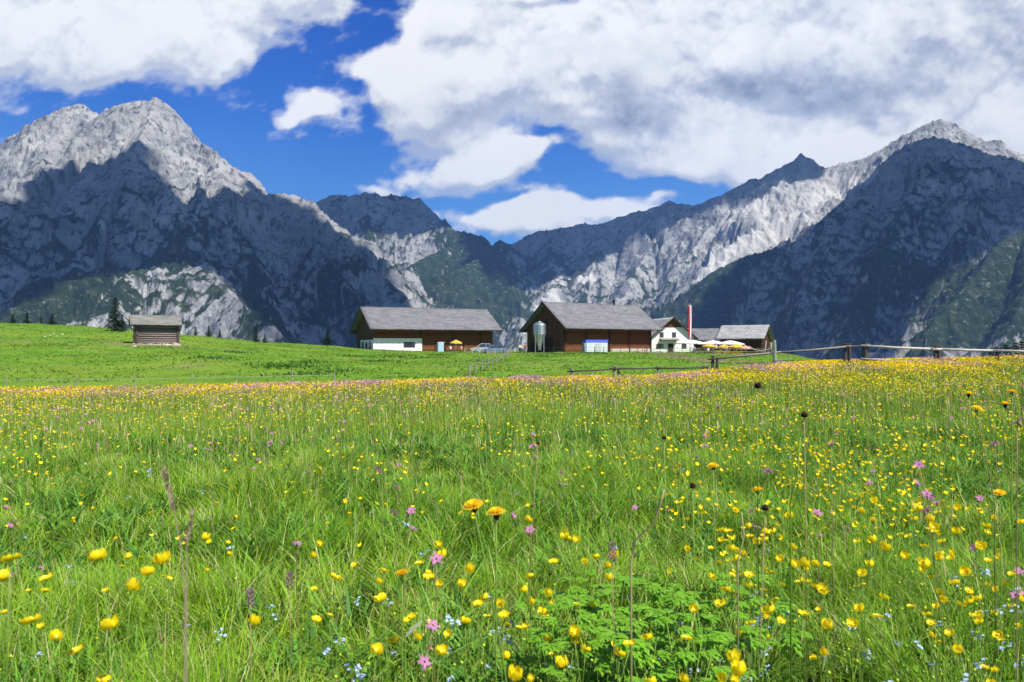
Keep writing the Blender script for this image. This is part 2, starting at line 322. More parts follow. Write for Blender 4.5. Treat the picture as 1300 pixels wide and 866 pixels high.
def make_mountains():
    global MAT_ROCK
    nc,nr=1480,920
    t=np.linspace(-1.0,1.0,nc); r=1250*(6300/1250)**(np.linspace(0,1,nr)**.92)
    T,R=np.meshgrid(t,r); X=(T*R).astype(np.float32); Y=R.astype(np.float32)
    H,G,Sp,Dd=mountain_field(X,Y)
    Y2=Y
    # steepness and hollows, for what grows and lies where
    gz_r=np.gradient(H,axis=0)/np.maximum(np.gradient(Y,axis=0),1e-3); gz_t=np.gradient(H,axis=1)/np.maximum(np.gradient(X,axis=1),1e-3)
    slope=np.sqrt(gz_r**2+gz_t**2)
    def blur(a,n):
        for _ in range(n):
            a=(np.roll(a,1,0)+np.roll(a,-1,0)+np.roll(a,1,1)+np.roll(a,-1,1)+a*2)/6
        return a
    hol=blur(H,14)-H                                                          # >0 in gullies
    alt=H
    vn=fbm(X/210,Y/210,5,171,.6); vf=fbm(X/34,Y/34,4,181,.65)
    g0=np.choose(G,[-.10,.02,-.06,-.06,.10])                                 # how green each massif is
    lowg=sstep(820,150,alt)*.50-.24
    veg=g0+lowg+vn*.62+vf*.40+(Sp-.62)*.9-np.clip(slope-.95,0,2)*.30-np.clip(hol/14,-1,1)*.10
    def spot(px,py,D,rx,ry,w):
        p=at(px,py,D); return w*np.exp(-(((X-p[0])/rx)**2+((Y-p[1])/ry)**2))
    veg+=spot(575,350,3700,260,420,.75)+spot(1265,340,2250,200,330,.75)+spot(80,385,1850,150,120,.5)+spot(600,305,4350,260,200,.35)+spot(480,285,4300,140,150,.1)+spot(900,380,3100,220,250,.25)+spot(350,410,1700,90,200,.45)
    veg+=spot(620,370,3600,260,380,.30)+spot(900,400,3000,240,260,.25)+spot(150,300,2300,420,260,.30)+spot(350,330,2400,260,240,.25)+spot(1200,270,2800,420,200,.35)+spot(1000,390,2600,200,260,.35)+spot(700,330,4500,420,260,.25)
    veg-=spot(198,140,2950,700,420,.45)+spot(1195,160,3700,900,250,.6)+spot(1000,270,3800,420,260,.25)+spot(655,400,3400,90,300,.3)
    PY=HZ-F*(H-CAMZ)/Y; PXm=650+F*X/Y; run=np.minimum.accumulate(PY,axis=0); vis=np.ones(PY.shape,bool); vis[1:]=PY[1:]<run[:-1]; vi,vj=np.nonzero(vis)
    def patch(px,py,r,w):
        k=np.argmin((PXm[vi,vj]-px)**2+(PY[vi,vj]-py)**2); x0,y0=X[vi[k],vj[k]],Y[vi[k],vj[k]]
        return w*np.exp(-(((X-x0)**2+(Y-y0)**2)/r**2))
    for a in ((80,385,70,.7),(55,398,60,.7),(115,372,50,.5),(350,402,60,.7),(322,388,50,.6),(1250,345,120,.7),(1222,385,110,.7),(1285,318,100,.6),(1200,420,90,.5),(575,352,170,.7),(612,340,150,.7),(640,372,130,.7),(555,372,140,.7),(590,385,130,.6),(905,375,110,.6),(930,352,110,.6),(870,400,110,.6),(590,308,120,.5),(480,300,60,.4)): veg=veg+patch(*a)
    veg=sstep(-.02,.12,veg)
    talus=np.zeros_like(H)
    for a in ((1105,226,60),(1080,236,60),(1060,246,60),(1040,258,60),(1020,270,60),(1000,282,60),(980,292,65),(960,302,65),(940,312,65),(920,323,65),(900,336,60),(885,350,55),(700,378,70),(690,390,60),(742,352,60)): talus=np.maximum(talus,patch(*a,1.0))
    talus=sstep(.25,.75,talus+.35*fbm(X/60,Y/60,3,195)); veg=veg*(1-talus)
    scr=sstep(1,9,hol)*sstep(1.6,.6,slope)+spot(960,300,3850,190,170,.8)+spot(1060,235,3900,170,110,.6)+spot(700,385,4300,160,120,.6)+spot(745,345,4500,120,120,.4)
    scr=np.maximum(np.clip(scr*(.55+.8*(fbm(X/90,Y/90,4,191)+.62)),0,1)*(1-veg*.8),talus)
    snow=sstep(.62,.70,fbm(X/60+40,Y/38,3,201)+spot(1000,285,3850,60,40,.55)+spot(955,300,3850,60,40,.45)+spot(215,0,2400,1,1,0))*sstep(6,16,hol)
    V=np.stack([X,Y2,H],-1).reshape(-1,3)
    m,nt,o=newmat('limestone_rock'); MAT_ROCK=m
    geo=N(nt,'ShaderNodeNewGeometry'); pos=geo.outputs['Position']
    big=noise(nt,.0075,7,.66,pos); fine=noise(nt,.045,7,.68,pos,(1,1,.35)); bed=noise(nt,.02,5,.6,pos,(.9,.35,3.0))
    rock=ramp(nt,big,[(.34,(.19,.20,.215)),(.5,(.34,.34,.34)),(.66,(.52,.51,.49))])
    rock=mix(nt,ramp(nt,fine,[(.40,1),(.50,0)]),rock,(.070,.080,.10))
    rock=mix(nt,ramp(nt,bed,[(.42,0),(.60,.45)]),rock,(.46,.445,.42))
    scree=mix(nt,noise(nt,.05,4,.6,pos),(.52,.51,.49),(.68,.66,.63))
    col=mix(nt,attr(nt,'scree'),rock,scree)
    gn=noise(nt,.03,6,.7,pos)
    green=ramp(nt,gn,[(.3,(.010,.020,.012)),(.5,(.022,.040,.017)),(.7,(.060,.085,.030))])
    vg=math_(nt,'MULTIPLY',attr(nt,'veg'),ramp(nt,noise(nt,.07,6,.75,pos),[(.33,.25),(.43,1)]))
    col=mix(nt,vg,col,green)
    col=mix(nt,attr(nt,'snow'),col,(.85,.87,.9))
    bh=math_(nt,'ADD',fine,math_(nt,'MULTIPLY',noise(nt,.16,5,.7,pos),.5))
    principled(nt,o,col,.95,0,bump(nt,bh,.9,14.0),.1)
    names={0:'mountain',1:'mountain',2:'mountain',3:'mountain',4:'mountain'}
    gi=np.choose(G,[0,1,2,3,3])
    i=np.arange(nr-1)[:,None]*nc+np.arange(nc-1)[None]
    q=np.stack([i,i+1,i+nc+1,i+nc],-1).reshape(-1,4); qg=gi.reshape(-1)[q[:,0]]
    at_={'veg':veg.ravel(),'scree':scr.ravel(),'snow':snow.ravel()}
    for g in range(4):
        sel=q[qg==g]; used,inv=np.unique(sel,return_inverse=True)
        me=mesh_np('mountain',V[used],[inv.reshape(-1,4)],m,True,attrs={k:v[used] for k,v in at_.items()})
        tag(link('mountain',me),kind='structure')
    return X,Y,H
MX,MY,MH=make_mountains()
# ------------------------------------------------------------------ unseen clouds overhead, outlines shaped to shade the mountain faces
def inpoly(x,y,P):
    r=np.zeros(x.shape,bool); n=len(P)
    for i in range(n):
        x0,y0=P[i]; x1,y1=P[(i+1)%n]
        if y0==y1: continue
        c=((y0>y)!=(y1>y))&(x<(x1-x0)*(y-y0)/(y1-y0)+x0); r^=c
    return r
def make_shadow_clouds():
    SH=[[(-300,330),(-150,320),(0,290),(60,262),(110,232),(150,203),(175,203),(205,222),(232,258),(255,288),(290,270),(325,272),(360,262),(395,285),(440,305),(530,392),(545,470),(385,470),(345,412),(300,370),(262,338),(225,330),(160,345),(95,352),(45,380),(0,398),(-300,460)],
        [(380,250),(400,235),(545,235),(600,285),(560,288),(520,300),(470,292),(455,306),(445,330),(432,325),(405,282)],
        [(606,296),(700,270),(860,240),(905,240),(960,215),(1020,185),(1058,205),(1040,222),(985,235),(940,250),(900,268),(860,280),(830,300),(780,325),(740,342),(700,350),(670,372),(640,360),(618,326)],
        [(1700,190),(1300,196),(1250,182),(1186,166),(1150,182),(1108,212),(1040,275),(990,320),(950,380),(925,420),(905,470),(1128,470),(1140,420),(1165,380),(1200,345),(1262,305),(1330,285),(1700,270)]]
    py=HZ-F*(MH-CAMZ)/MY; px=650+F*MX/MY
    run=np.minimum.accumulate(py,axis=0); vis=np.ones(py.shape,bool); vis[1:]=py[1:]<run[:-1]-.0
    vis&=(MH>-100)&(MX/MY>-.92)&(MX/MY<.92)
    wob=9*fbm(px/26,py/26,3,301); wob2=9*fbm(px/26+9,py/26,3,311)
    dark=np.zeros(py.shape,bool)
    A=np.arange(0)
    for k,P in enumerate(SH):
        ins=inpoly(px+wob,py+wob2,P)
        if k==3: ins&=(MY<3250)
        if k==2: ins&=(MY>3450)
        if k==1: ins&=(MY>3300)
        if k==0: ins&=(MY<2990)
        dark|=ins
    Hc=2500.; t=(Hc-MH)/S.z; cx=MX+S.x*t; cy=MY+S.y*t
    cell=22.; x0,y0=-3200.,-600.; nx,ny=440,300
    def ras(m):
        a=np.zeros((ny,nx)); i=((cy[m]-y0)/cell).astype(int); j=((cx[m]-x0)/cell).astype(int)
        ok=(i>=0)&(i<ny)&(j>=0)&(j<nx); np.add.at(a,(i[ok],j[ok]),1.); return np.minimum(a,3.)
    def bl(a,n):
        for _ in range(n):
            p=np.pad(a,1); a=(p[1:-1,1:-1]*2+p[:-2,1:-1]+p[2:,1:-1]+p[1:-1,:-2]+p[1:-1,2:])/6
        return a
    dk,lt=ras(vis&dark),ras(vis&~dark)
    a1,b1=bl(dk,3),bl(lt,3); a2,b2=bl(dk,40),bl(lt,40)
    c1=a1/(a1+b1+1e-6); c2=a2/(a2+b2+.02); w=np.clip((a1+b1)/.25,0,1)
    cov=bl(c1*w+c2*(1-w),1)
    gy,gx=np.mgrid[0:ny,0:nx]; wx=x0+(gx+.5)*cell; wy=y0+(gy+.5)*cell
    cov=cov+fbm(wx/190,wy/190,5,331,.6)*.34
    cov[0]=cov[-1]=0; cov[:,0]=cov[:,-1]=0
    # lumpy bodies: flat-bottomed, domed, thinning out at the rim
    body=sstep(.28,.75,cov)
    top=Hc+60+body**.5*230*(.7+.6*ridged(wx/260,wy/260,5,341)); bot=Hc-body*30*(1+fbm(wx/120,wy/120,3,351))
    keep=cov>.24
    lab=np.zeros((ny,nx),int); cur=0
    for si in range(ny):
        for sj in range(nx):
            if keep[si,sj] and lab[si,sj]==0:
                cur+=1; st=[(si,sj)]; lab[si,sj]=cur
                while st:
                    i,j=st.pop()
                    for di,dj in ((1,0),(-1,0),(0,1),(0,-1)):
                        a,b=i+di,j+dj
                        if 0<=a<ny and 0<=b<nx and keep[a,b] and lab[a,b]==0: lab[a,b]=cur; st.append((a,b))
    m,nt,o=newmat('cloud_vapour')
    geo=N(nt,'ShaderNodeNewGeometry'); f=noise(nt,.006,6,.65,geo.outputs['Position'])
    al=math_(nt,'ADD',attr(nt,'dens'),math_(nt,'MULTIPLY',math_(nt,'SUBTRACT',f,.5),.5))
    al=ramp(nt,al,[(.28,0),(.70,1)])
    d=N(nt,'ShaderNodeBsdfDiffuse'); d.inputs[0].default_value=(.85,.87,.9,1); tr=N(nt,'ShaderNodeBsdfTransparent'); mx=N(nt,'ShaderNodeMixShader')
    nt.links.new(al,mx.inputs[0]); nt.links.new(tr.outputs[0],mx.inputs[1]); nt.links.new(d.outputs[0],mx.inputs[2]); nt.links.new(mx.outputs[0],o.inputs[0])
    for c in range(1,cur+1):
        sel=lab==c
        if sel.sum()<40: continue
        q=sel[:-1,:-1]&sel[1:,:-1]&sel[:-1,1:]&sel[1:,1:]
        i,j=np.nonzero(q)
        if len(i)<10: continue
        b=i*nx+j; f1=np.stack([b,b+1,b+nx+1,b+nx],-1); used,inv=np.unique(f1,return_inverse=True); inv=inv.reshape(-1,4); n=len(used)
        Vt=np.stack([wx.ravel()[used],wy.ravel()[used],top.ravel()[used]],-1); Vb=np.stack([wx.ravel()[used],wy.ravel()[used],bot.ravel()[used]],-1)
        de=cov.ravel()[used]
        me=mesh_np('cloud',np.concatenate([Vt,Vb]),[inv,inv[:,::-1]+n],m,True,attrs={'dens':np.concatenate([de,de])})
        tag(link('cloud',me),kind='stuff')
make_shadow_clouds()
# ------------------------------------------------------------------ air
def make_haze():
    b=MB().box((-7600,-120,-450),(7600,8200,1560)); m,nt,o=newmat('thin_air')
    v=N(nt,'ShaderNodeVolumePrincipled'); v.inputs['Color'].default_value=(.24,.47,1.0,1); v.inputs['Density'].default_value=6.2e-5; v.inputs['Anisotropy'].default_value=0
    nt.links.new(v.outputs[0],o.inputs['Volume']); h=b.build('haze',m); tag(h,kind='stuff')
make_haze()
# ------------------------------------------------------------------ ground: one sheet from the meadow to the valley floor
_D=np.array([0,4,10,20,30,36,45,60,78,95,112,130,160,185,215,260,420,900,9000.])
_PX=np.array([-900,-300,0,100,200,300,370,430,500,575,650,740,830,900,1000,1100,1200,1300,1600,2300.])
_TB={  # bearing -> ground height at the distances above
 -900:[0,0,-.1,-.4,-.8,-1.0,-.9,-.2,.9,2.2,3.8,5.6,6.4,6.2,4,-8,-90,-330,-360],
 -300:[0,0,-.1,-.4,-.8,-1.0,-.9,-.25,.8,2.0,3.6,5.5,6.2,6.0,4,-8,-90,-330,-360],
 0:[0,0,-.1,-.4,-.8,-.96,-.86,-.25,.8,1.9,3.4,5.15,5.5,5.0,3,-10,-90,-330,-360],
 100:[0,0,-.1,-.38,-.75,-.93,-.84,-.28,.75,1.75,2.95,4.55,4.9,4.4,2.5,-10,-90,-330,-360],
 200:[0,0,-.09,-.36,-.72,-.90,-.82,-.32,.55,1.34,2.35,3.5,3.5,3.1,1,-12,-90,-330,-360],
 300:[0,0,-.08,-.32,-.66,-.84,-.80,-.45,.15,.75,1.5,2.25,2.25,1.8,0,-12,-90,-330,-360],
 370:[0,0,-.07,-.30,-.62,-.79,-.77,-.52,-.15,.25,.75,1.35,1.7,1.3,-1,-12,-90,-330,-360],
 430:[0,0,-.06,-.28,-.59,-.75,-.74,-.58,-.35,-.15,.20,.75,1.25,.8,-1,-12,-90,-330,-360],
 500:[0,0,-.05,-.24,-.50,-.68,-.70,-.60,-.48,-.36,-.20,.08,.32,.3,-1,-10,-90,-330,-360],
 575:[0,0,-.04,-.18,-.40,-.58,-.62,-.58,-.50,-.38,-.25,0,.22,.2,-1,-10,-90,-330,-360],
 650:[0,0,-.03,-.13,-.34,-.50,-.55,-.50,-.45,-.35,-.24,-.1,.12,.2,-1,-10,-90,-330,-360],
 740:[0,0,-.02,-.10,-.27,-.40,-.44,-.36,-.38,-.25,-.15,0,.1,.1,-1,-10,-90,-330,-360],
 830:[0,0,0,-.08,-.22,-.33,-.38,-.30,-.30,-.25,-.20,-.1,.05,.0,-1,-10,-90,-330,-360],
 900:[0,.01,.02,-.02,-.08,-.12,-.22,-.22,-.26,-.26,-.22,-.12,.0,0,-1,-10,-90,-330,-360],
 1000:[0,.02,.05,.06,.08,.10,.04,-.15,-.3,-.35,-.3,-.2,.0,-.5,-2,-10,-90,-330,-360],
 1100:[0,.02,.06,.10,.16,.20,.16,-.1,-.6,-1.2,-2,-2.6,-4,-6,-10,-16,-95,-330,-360],
 1200:[0,.03,.08,.15,.24,.30,.26,-.1,-1.2,-2.6,-4,-6,-8,-10,-14,-22,-100,-330,-360],
 1300:[0,.03,.10,.20,.34,.42,.38,0,-1.5,-3,-5,-7,-9,-12,-16,-26,-100,-330,-360],
 1600:[0,.03,.12,.25,.42,.52,.5,0,-1.5,-3,-5,-8,-11,-15,-20,-30,-110,-330,-360],
 2300:[0,.03,.12,.25,.42,.52,.5,0,-1.5,-3,-5,-8,-11,-15,-20,-30,-110,-330,-360]}
_TZ=np.array([_TB[int(p)] for p in _PX])
_TZ=_TZ-.10*np.interp(_D,[10,30,45,60],[0,1,1,0])[None]-.16*np.exp(-((_PX-820)/110.)**2)[:,None]*np.interp(_D,[14,30,45,60],[0,1,1,0])[None]-.10*np.exp(-((_PX-50)/250.)**2)[:,None]*np.interp(_D,[14,30,42,56],[0,1,1,0])[None]
_lg=np.log(_D+6.0); _gl=np.linspace(_lg[0],_lg[-1],620); _gt=np.linspace(-900,2300,320)
_G1=np.array([np.interp(_gl,_lg,r) for r in _TZ]); _G=np.array([np.interp(_gt,_PX,_G1[:,k]) for k in range(620)])
for _ in range(14):
    p=np.pad(_G,1,mode='edge'); _G=(p[1:-1,1:-1]*2+p[:-2,1:-1]+p[2:,1:-1]+p[1:-1,:-2]+p[1:-1,2:])/6
def gz(x,y):
    """height of the ground"""
    x=np.asarray(x,float); y=np.asarray(y,float); D=np.hypot(x,y)*.0+np.maximum(y,0)+np.where(y<0,-y*.3,0)
    D=np.where(np.abs(x)>1.3*np.maximum(y,.01),np.hypot(x,y)*.61+.0,D)
    t=np.clip(650+F*x/np.maximum(D,.8),-899,2299)
    a=(np.log(D+6)-_gl[0])/(_gl[-1]-_gl[0])*619; b=(t+900)/3200*319
    a=np.clip(a,0,618.999); b=np.clip(b,0,318.999); i=a.astype(int); j=b.astype(int); u=a-i; v=b-j
    z=(_G[i,j]*(1-u)+_G[i+1,j]*u)*(1-v)+(_G[i,j+1]*(1-u)+_G[i+1,j+1]*u)*v
    near=np.clip(1-D/60,0,1)
    z=z+near*(.05*perlin(x/1.1,y/1.1,401)+.03*perlin(x/.45,y/.45,402))*np.clip(D/2,0.3,1)
    z=z+sstep(40,60,D)*sstep(400,200,D)*(.16*perlin(x/9,y/9,403)+.10*perlin(x/3.2,y/3.2,404)+.05*perlin(x/1.3,y/1.3,405))
    return z
def gz1(x,y): return float(gz(np.array([float(x)]),np.array([float(y)]))[0])
def edgeD(px):
    """how far the flower meadow reaches at a bearing"""
    return np.interp(px,[-400,0,430,650,730,880,900,1000,1300,1700],[37.5,37.5,37.5,37.5,37.5,38.5,41,43,45,45])
def ground():
    na=760
    rr=np.concatenate([[0.0],np.geomspace(.6,6,26),np.linspace(6.3,60,150),np.geomspace(60.6,230,190),np.geomspace(236,1200,40),np.geomspace(1300,9000,16)])
    t1=np.linspace(-1.15,1.15,na); front=np.arctan(t1); back=np.linspace(front[-1],front[0]+2*np.pi,60)[1:-1]
    th=np.concatenate([front,back]); A,R=np.meshgrid(th,rr)
    stretch=np.where(np.abs(A)<=front[-1]+1e-6,1/np.cos(np.clip(A,-1.3,1.3)),1.0); m_=np.where(np.abs(A)<=front[-1]+1e-6,stretch,1/np.cos(front[-1]))
    R=R*m_
    X=R*np.sin(A); Y=R*np.cos(A); Z=gz(X,Y)
    n=len(th); k=len(rr)
    i=np.arange(k-1)[:,None]*n+np.arange(n)[None]; j=np.arange(k-1)[:,None]*n+(np.arange(n)[None]+1)%n
    q=np.stack([i,j,j+n,i+n],-1).reshape(-1,4)
    PX=650+F*X/np.maximum(Y,.5)
    past=sstep(-1.,1.,Y-edgeD(PX)+1.5*fbm(X/3,Y/3,3,411))*(Y>5)
    # worn turf and bare soil: cattle track under the hut, path to the inn, yard by the barns and inn, put in against green bounce on white walls
    pp=np.array([at(px,py,d)[:2] for px,py,d in [(847,453,128),(862,458,108),(880,463,92),(905,468,78),(940,473,66)]])
    def nearline(P,w,wob=.6):
        best=np.full(X.shape,1e9)
        for a,b in zip(P[:-1],P[1:]):
            ab=b-a; t=np.clip(((X-a[0])*ab[0]+(Y-a[1])*ab[1])/(ab@ab),0,1); best=np.minimum(best,np.hypot(X-a[0]-t*ab[0],Y-a[1]-t*ab[1]))
        return sstep(w*1.3,w*.7,best+wob*fbm(X/2.5,Y/2.5,3,421))
    path=nearline(pp,2.2)
    tr=np.array([at(px,0,d)[:2] for px,d in [(-200,96),(0,94),(60,93),(110,91.5),(150,90.5),(240,91),(330,93)]]); track=nearline(tr,.55,.5)*.8
    tr2=np.array([at(px,0,d)[:2] for px,d in [(120,96),(165,93.5),(230,94)]]); track=np.maximum(track,nearline(tr2,1.6,1.2)*.7)
    added_earth=np.maximum(nearline(np.array([at(px,0,d)[:2] for px,d in [(475,150),(545,144),(600,142),(655,141),(700,138)]]),2.2,1.0)*.8,nearline(np.array([at(px,0,d)[:2] for px,d in [(832,148),(860,146),(900,140),(940,136),(975,134)]]),5,1.5)*.9)
    spots=sstep(.44,.56,fbm(X/7,Y/7,4,431))*.35*sstep(45,60,Y)
    dirt=np.clip(np.maximum.reduce([path,track,added_earth,spots*.8]),0,1)
    m,nt,o=newmat('turf')
    pos=N(nt,'ShaderNodeNewGeometry').outputs['Position']
    n1=noise(nt,.35,6,.7,pos); n2=noise(nt,2.6,6,.72,pos); n3=noise(nt,.06,4,.6,pos); n4=noise(nt,9,4,.7,pos)
    g=ramp(nt,n2,[(.30,(.035,.10,.006)),(.5,(.085,.20,.010)),(.70,(.19,.32,.022))])
    g=mix(nt,ramp(nt,n1,[(.40,0),(.62,.75)]),g,(.17,.31,.030))
    g=mix(nt,ramp(nt,n3,[(.45,0),(.65,.55)]),g,(.26,.31,.04))
    g=mix(nt,ramp(nt,n4,[(.40,.7),(.5,0)]),g,(.02,.06,.006))
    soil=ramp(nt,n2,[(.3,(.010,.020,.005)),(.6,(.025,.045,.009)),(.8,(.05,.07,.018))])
    dirtc=ramp(nt,n4,[(.3,(.11,.075,.045)),(.7,(.30,.23,.16))])
    g=mix(nt,attr(nt,'dirt'),g,dirtc)
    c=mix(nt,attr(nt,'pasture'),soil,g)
    val=sstep(-6,-30,Z)
    c=mix(nt,attr(nt,'valley'),c,(.02,.04,.018))
    principled(nt,o,c,.95,0,bump(nt,math_(nt,'ADD',n2,math_(nt,'MULTIPLY',n4,.5)),.8,.12),.1)
    me=mesh_np('ground',np.stack([X,Y,Z],-1).reshape(-1,3),[q],m,True,attrs={'pasture':past,'dirt':dirt*past,'valley':val})
    tag(link('ground',me),kind='structure')
ground()
# ------------------------------------------------------------------ meadow grass: real blades, thinned and widened with distance
def leafmat(name,trans=.4,rough=.55,colattr='Col',spec=.25):
    m,nt,o=newmat(name); c=attr(nt,colattr,'Color'); principled(nt,o,c,rough,0,None,spec,trans); return m
GRASS=leafmat('grass_blade',.33)
def ribbons(x,y,z,h,w,az,lean,curl,col,tipcol=None,seg=3,taper=1.0,face=None):
    """curved tapering blades; returns verts, faces, colours"""
    n=len(x); L=seg+1; t=np.linspace(0,1,L)[None,:]
    off=(lean[:,None]*t+curl[:,None]*t*t)*h[:,None]
    up=h[:,None]*t*(1-.35*np.clip(np.abs(curl[:,None])*t,0,1.6)*t)
    cx=x[:,None]+np.cos(az)[:,None]*off; cy=y[:,None]+np.sin(az)[:,None]*off; cz=z[:,None]+up
    fa=az+np.pi/2+rng.normal(0,.5,n) if face is None else face
    wx=np.cos(fa)[:,None]; wy=np.sin(fa)[:,None]
    ww=.5*w[:,None]*np.clip(1.0-taper*t**1.7,0.04,1)
    V=np.stack([np.stack([cx-wx*ww,cy-wy*ww,cz],-1),np.stack([cx+wx*ww,cy+wy*ww,cz],-1)],2).reshape(n,L*2,3)
    b=(np.arange(n)*L*2)[:,None,None]; k=(np.arange(seg)*2)[None,:,None]; q=b+k+np.array([0,1,3,2])[None,None]
    tc=col if tipcol is None else tipcol
    C=(col[:,None,:]*(1-t[:,:,None])+tc[:,None,:]*t[:,:,None]); C=np.repeat(C[:,:,None,:],2,2).reshape(n,L*2,3)
    return V.reshape(-1,3),q.reshape(-1,4),C.reshape(-1,3)
MARGIN=2.2     # metres of meadow beside what the frame takes in
def wedge(n,d0,d1,tmin=-.86,tmax=.86,power=1.0):
    """points spread evenly over the wedge of meadow between two distances"""
    u=rng.uniform(0,1,n); y=np.sqrt((d0+MARGIN)**2+u*((d1+MARGIN)**2-(d0+MARGIN)**2))-MARGIN
    t=rng.uniform(tmin,tmax,n); return (y+MARGIN)*t,y
def join(parts):
    Vs,Fs,Cs=[],[],[]; b=0
    for V,Fq,C in parts: Vs.append(V); Fs.append(Fq+b); Cs.append(C); b+=len(V)
    return np.concatenate(Vs),Fs,np.concatenate(Cs)
def pal(n,stops,seed=None):
    s=np.array(stops); i=rng.integers(0,len(s),n); j=rng.integers(0,len(s),n); u=rng.uniform(0,1,(n,1))
    return (s[i]*(1-u)+s[j]*u)*rng.uniform(.75,1.25,(n,1))
GREENS=[(.16,.34,.008),(.24,.43,.012),(.37,.53,.020),(.45,.56,.08),(.08,.21,.007),(.27,.45,.010)]
LUSH=[(.045,.15,.008),(.08,.24,.012),(.12,.31,.014),(.06,.18,.010)]
DRY=[(.50,.46,.22),(.58,.52,.30),(.40,.42,.16),(.36,.42,.14)]
def lushness(x,y): return sstep(-.25,.35,fbm(x/2.6,y/3.4,3,501))     # dense dark hollows among paler, stalkier patches
def grass_zone(n,d0,d1,h0,h1,w0,w1,seg,power=1.0,tm=.86):
    x,y=wedge(n,d0,d1,-tm,tm,power); ok=y<edgeD(650+F*x/y)+rng.normal(0,.35,n); x,y=x[ok],y[ok]
    # tussocks: pull roots together
    cell=.14+.02*y; cxx=np.floor(x/cell)+.5+.35*perlin(x*7,y*7,503); cyy=np.floor(y/cell)+.5
    pull=rng.uniform(0,.55,len(x)); x=x+(cxx*cell-x)*pull; y=y+(cyy*cell-y)*pull
    n=len(x); lu=lushness(x,y); hh=rng.uniform(h0,h1,n)*(.72+.5*lu)*(.8+.5*sstep(-.5,.5,fbm(x/.7,y/.7,2,505)))
    az=2.2*fbm(x/.55,y/.55,2,507)*3+rng.normal(0,1.0,n)
    col=pal(n,GREENS)*(1-lu[:,None]*.6)+pal(n,LUSH)*lu[:,None]*.6
    dry=rng.uniform(0,1,n)<(.08+.12*(1-lu)); col[dry]=pal(dry.sum(),DRY)
    tip=col*rng.uniform(1.0,1.5,(n,1))+np.array([.03,.02,0])
    w=rng.uniform(w0,w1,n)*(1+.35*lu)
    return ribbons(x,y,gz(x,y)-.02,hh,w,az,rng.uniform(.05,.55,n),rng.uniform(0,.9,n),col,tip,seg)
def make_grass():
    K=1.0
    P=[grass_zone(int(108000*K),.75,3.6,.09,.27,.0020,.0052,4),
       grass_zone(int(165000*K),3.4,8,.08,.24,.0032,.0075,3),
       grass_zone(int(185000*K),7.8,17,.08,.24,.006,.012,2),
       grass_zone(int(150000*K),16.5,47,.08,.25,.012,.026,2)]
    V,Fq,C=join(P)
    tag(link('grass',mesh_np('grass',V,Fq,GRASS,False,cols={'Col':C})),kind='stuff')
    # short undergrowth filling the sward
    x,y=wedge(125000,.75,12); n=len(x)
    col=pal(n,LUSH)*.7
    V,q,C=ribbons(x,y,gz(x,y)-.01,rng.uniform(.04,.13,n),rng.uniform(.005,.012,n),rng.uniform(0,6.28,n),rng.uniform(.2,1.1,n),rng.uniform(0,.8,n),col,col*1.3,2)
    tag(link('undergrowth',mesh_np('undergrowth',V,[q],GRASS,False,cols={'Col':C})),kind='stuff')
    # broad low herbs between the blades
    n=18000; x,y=wedge(n,.9,10); z=gz(x,y); ok=fbm(x/.6,y/.6,3,521)>-.05; x,y,z=x[ok],y[ok],z[ok]; parts=[]
    for k in range(5):
        n=len(x); a=rng.uniform(0,6.28,n); h=rng.uniform(.05,.14,n)*rng.uniform(.7,1.4,n); col=pal(n,[(.06,.19,.02),(.12,.30,.03),(.04,.13,.015),(.20,.36,.05)])
        parts.append(ribbons(x+rng.normal(0,.01,n),y+rng.normal(0,.01,n),z+rng.uniform(0,.10,n),h,rng.uniform(.009,.019,n),a,rng.uniform(.6,1.4,n),rng.uniform(0,.8,n),col,col*1.2,4,face=a+np.pi/2))
    V,Fq,C=join(parts); tag(link('low_herbs',mesh_np('low_herbs',V,Fq,GRASS,True,cols={'Col':C})),kind='stuff')
    # flowering culms: thin stalks with brownish-violet seed heads, thick towards the far edge
    parts=[]
    for n,d0,d1,w in ((3200,1.5,6,.0011),(14000,6,14,.0030),(12000,13,47,.008)):
        x,y=wedge(n,d0,d1); ok=(y<edgeD(650+F*x/y))&(rng.uniform(0,1,n)<.35+.65*sstep(8,26,y)); x,y=x[ok],y[ok]; n=len(x)
        h=rng.uniform(.30,.56,n)*(1-.18*sstep(18,34,y)); az=rng.uniform(0,6.28,n); ln=rng.uniform(0,.22,n); cu=rng.uniform(0,.2,n); z=gz(x,y)
        base=pal(n,[(.20,.36,.03),(.28,.38,.05),(.36,.40,.10)]); 
        parts.append(ribbons(x,y,z,h,np.full(n,w),az,ln,cu,base,base*1.1,3,.3))
        hx=x+np.cos(az)*(ln*.84+cu*.70)*h; hy=y+np.sin(az)*(ln*.84+cu*.70)*h
        head=pal(n,[(.46,.28,.22),(.52,.38,.24),(.60,.50,.26),(.46,.44,.16),(.54,.44,.22)])
        hw=np.full(n,w)*rng.uniform(1.6,3.0,n)
        hl=h*rng.uniform(.10,.22,n)
        parts.append(ribbons(hx,hy,z+h*.84,hl,hw,az,ln+cu,cu*.5,head,head*1.2,3,.8))
    V,Fq,C=join(parts)
    tag(link('grass_stalks',mesh_np('grass_stalks',V,Fq,leafmat('grass_stalk',.25),False,cols={'Col':C})),kind='stuff')
make_grass()
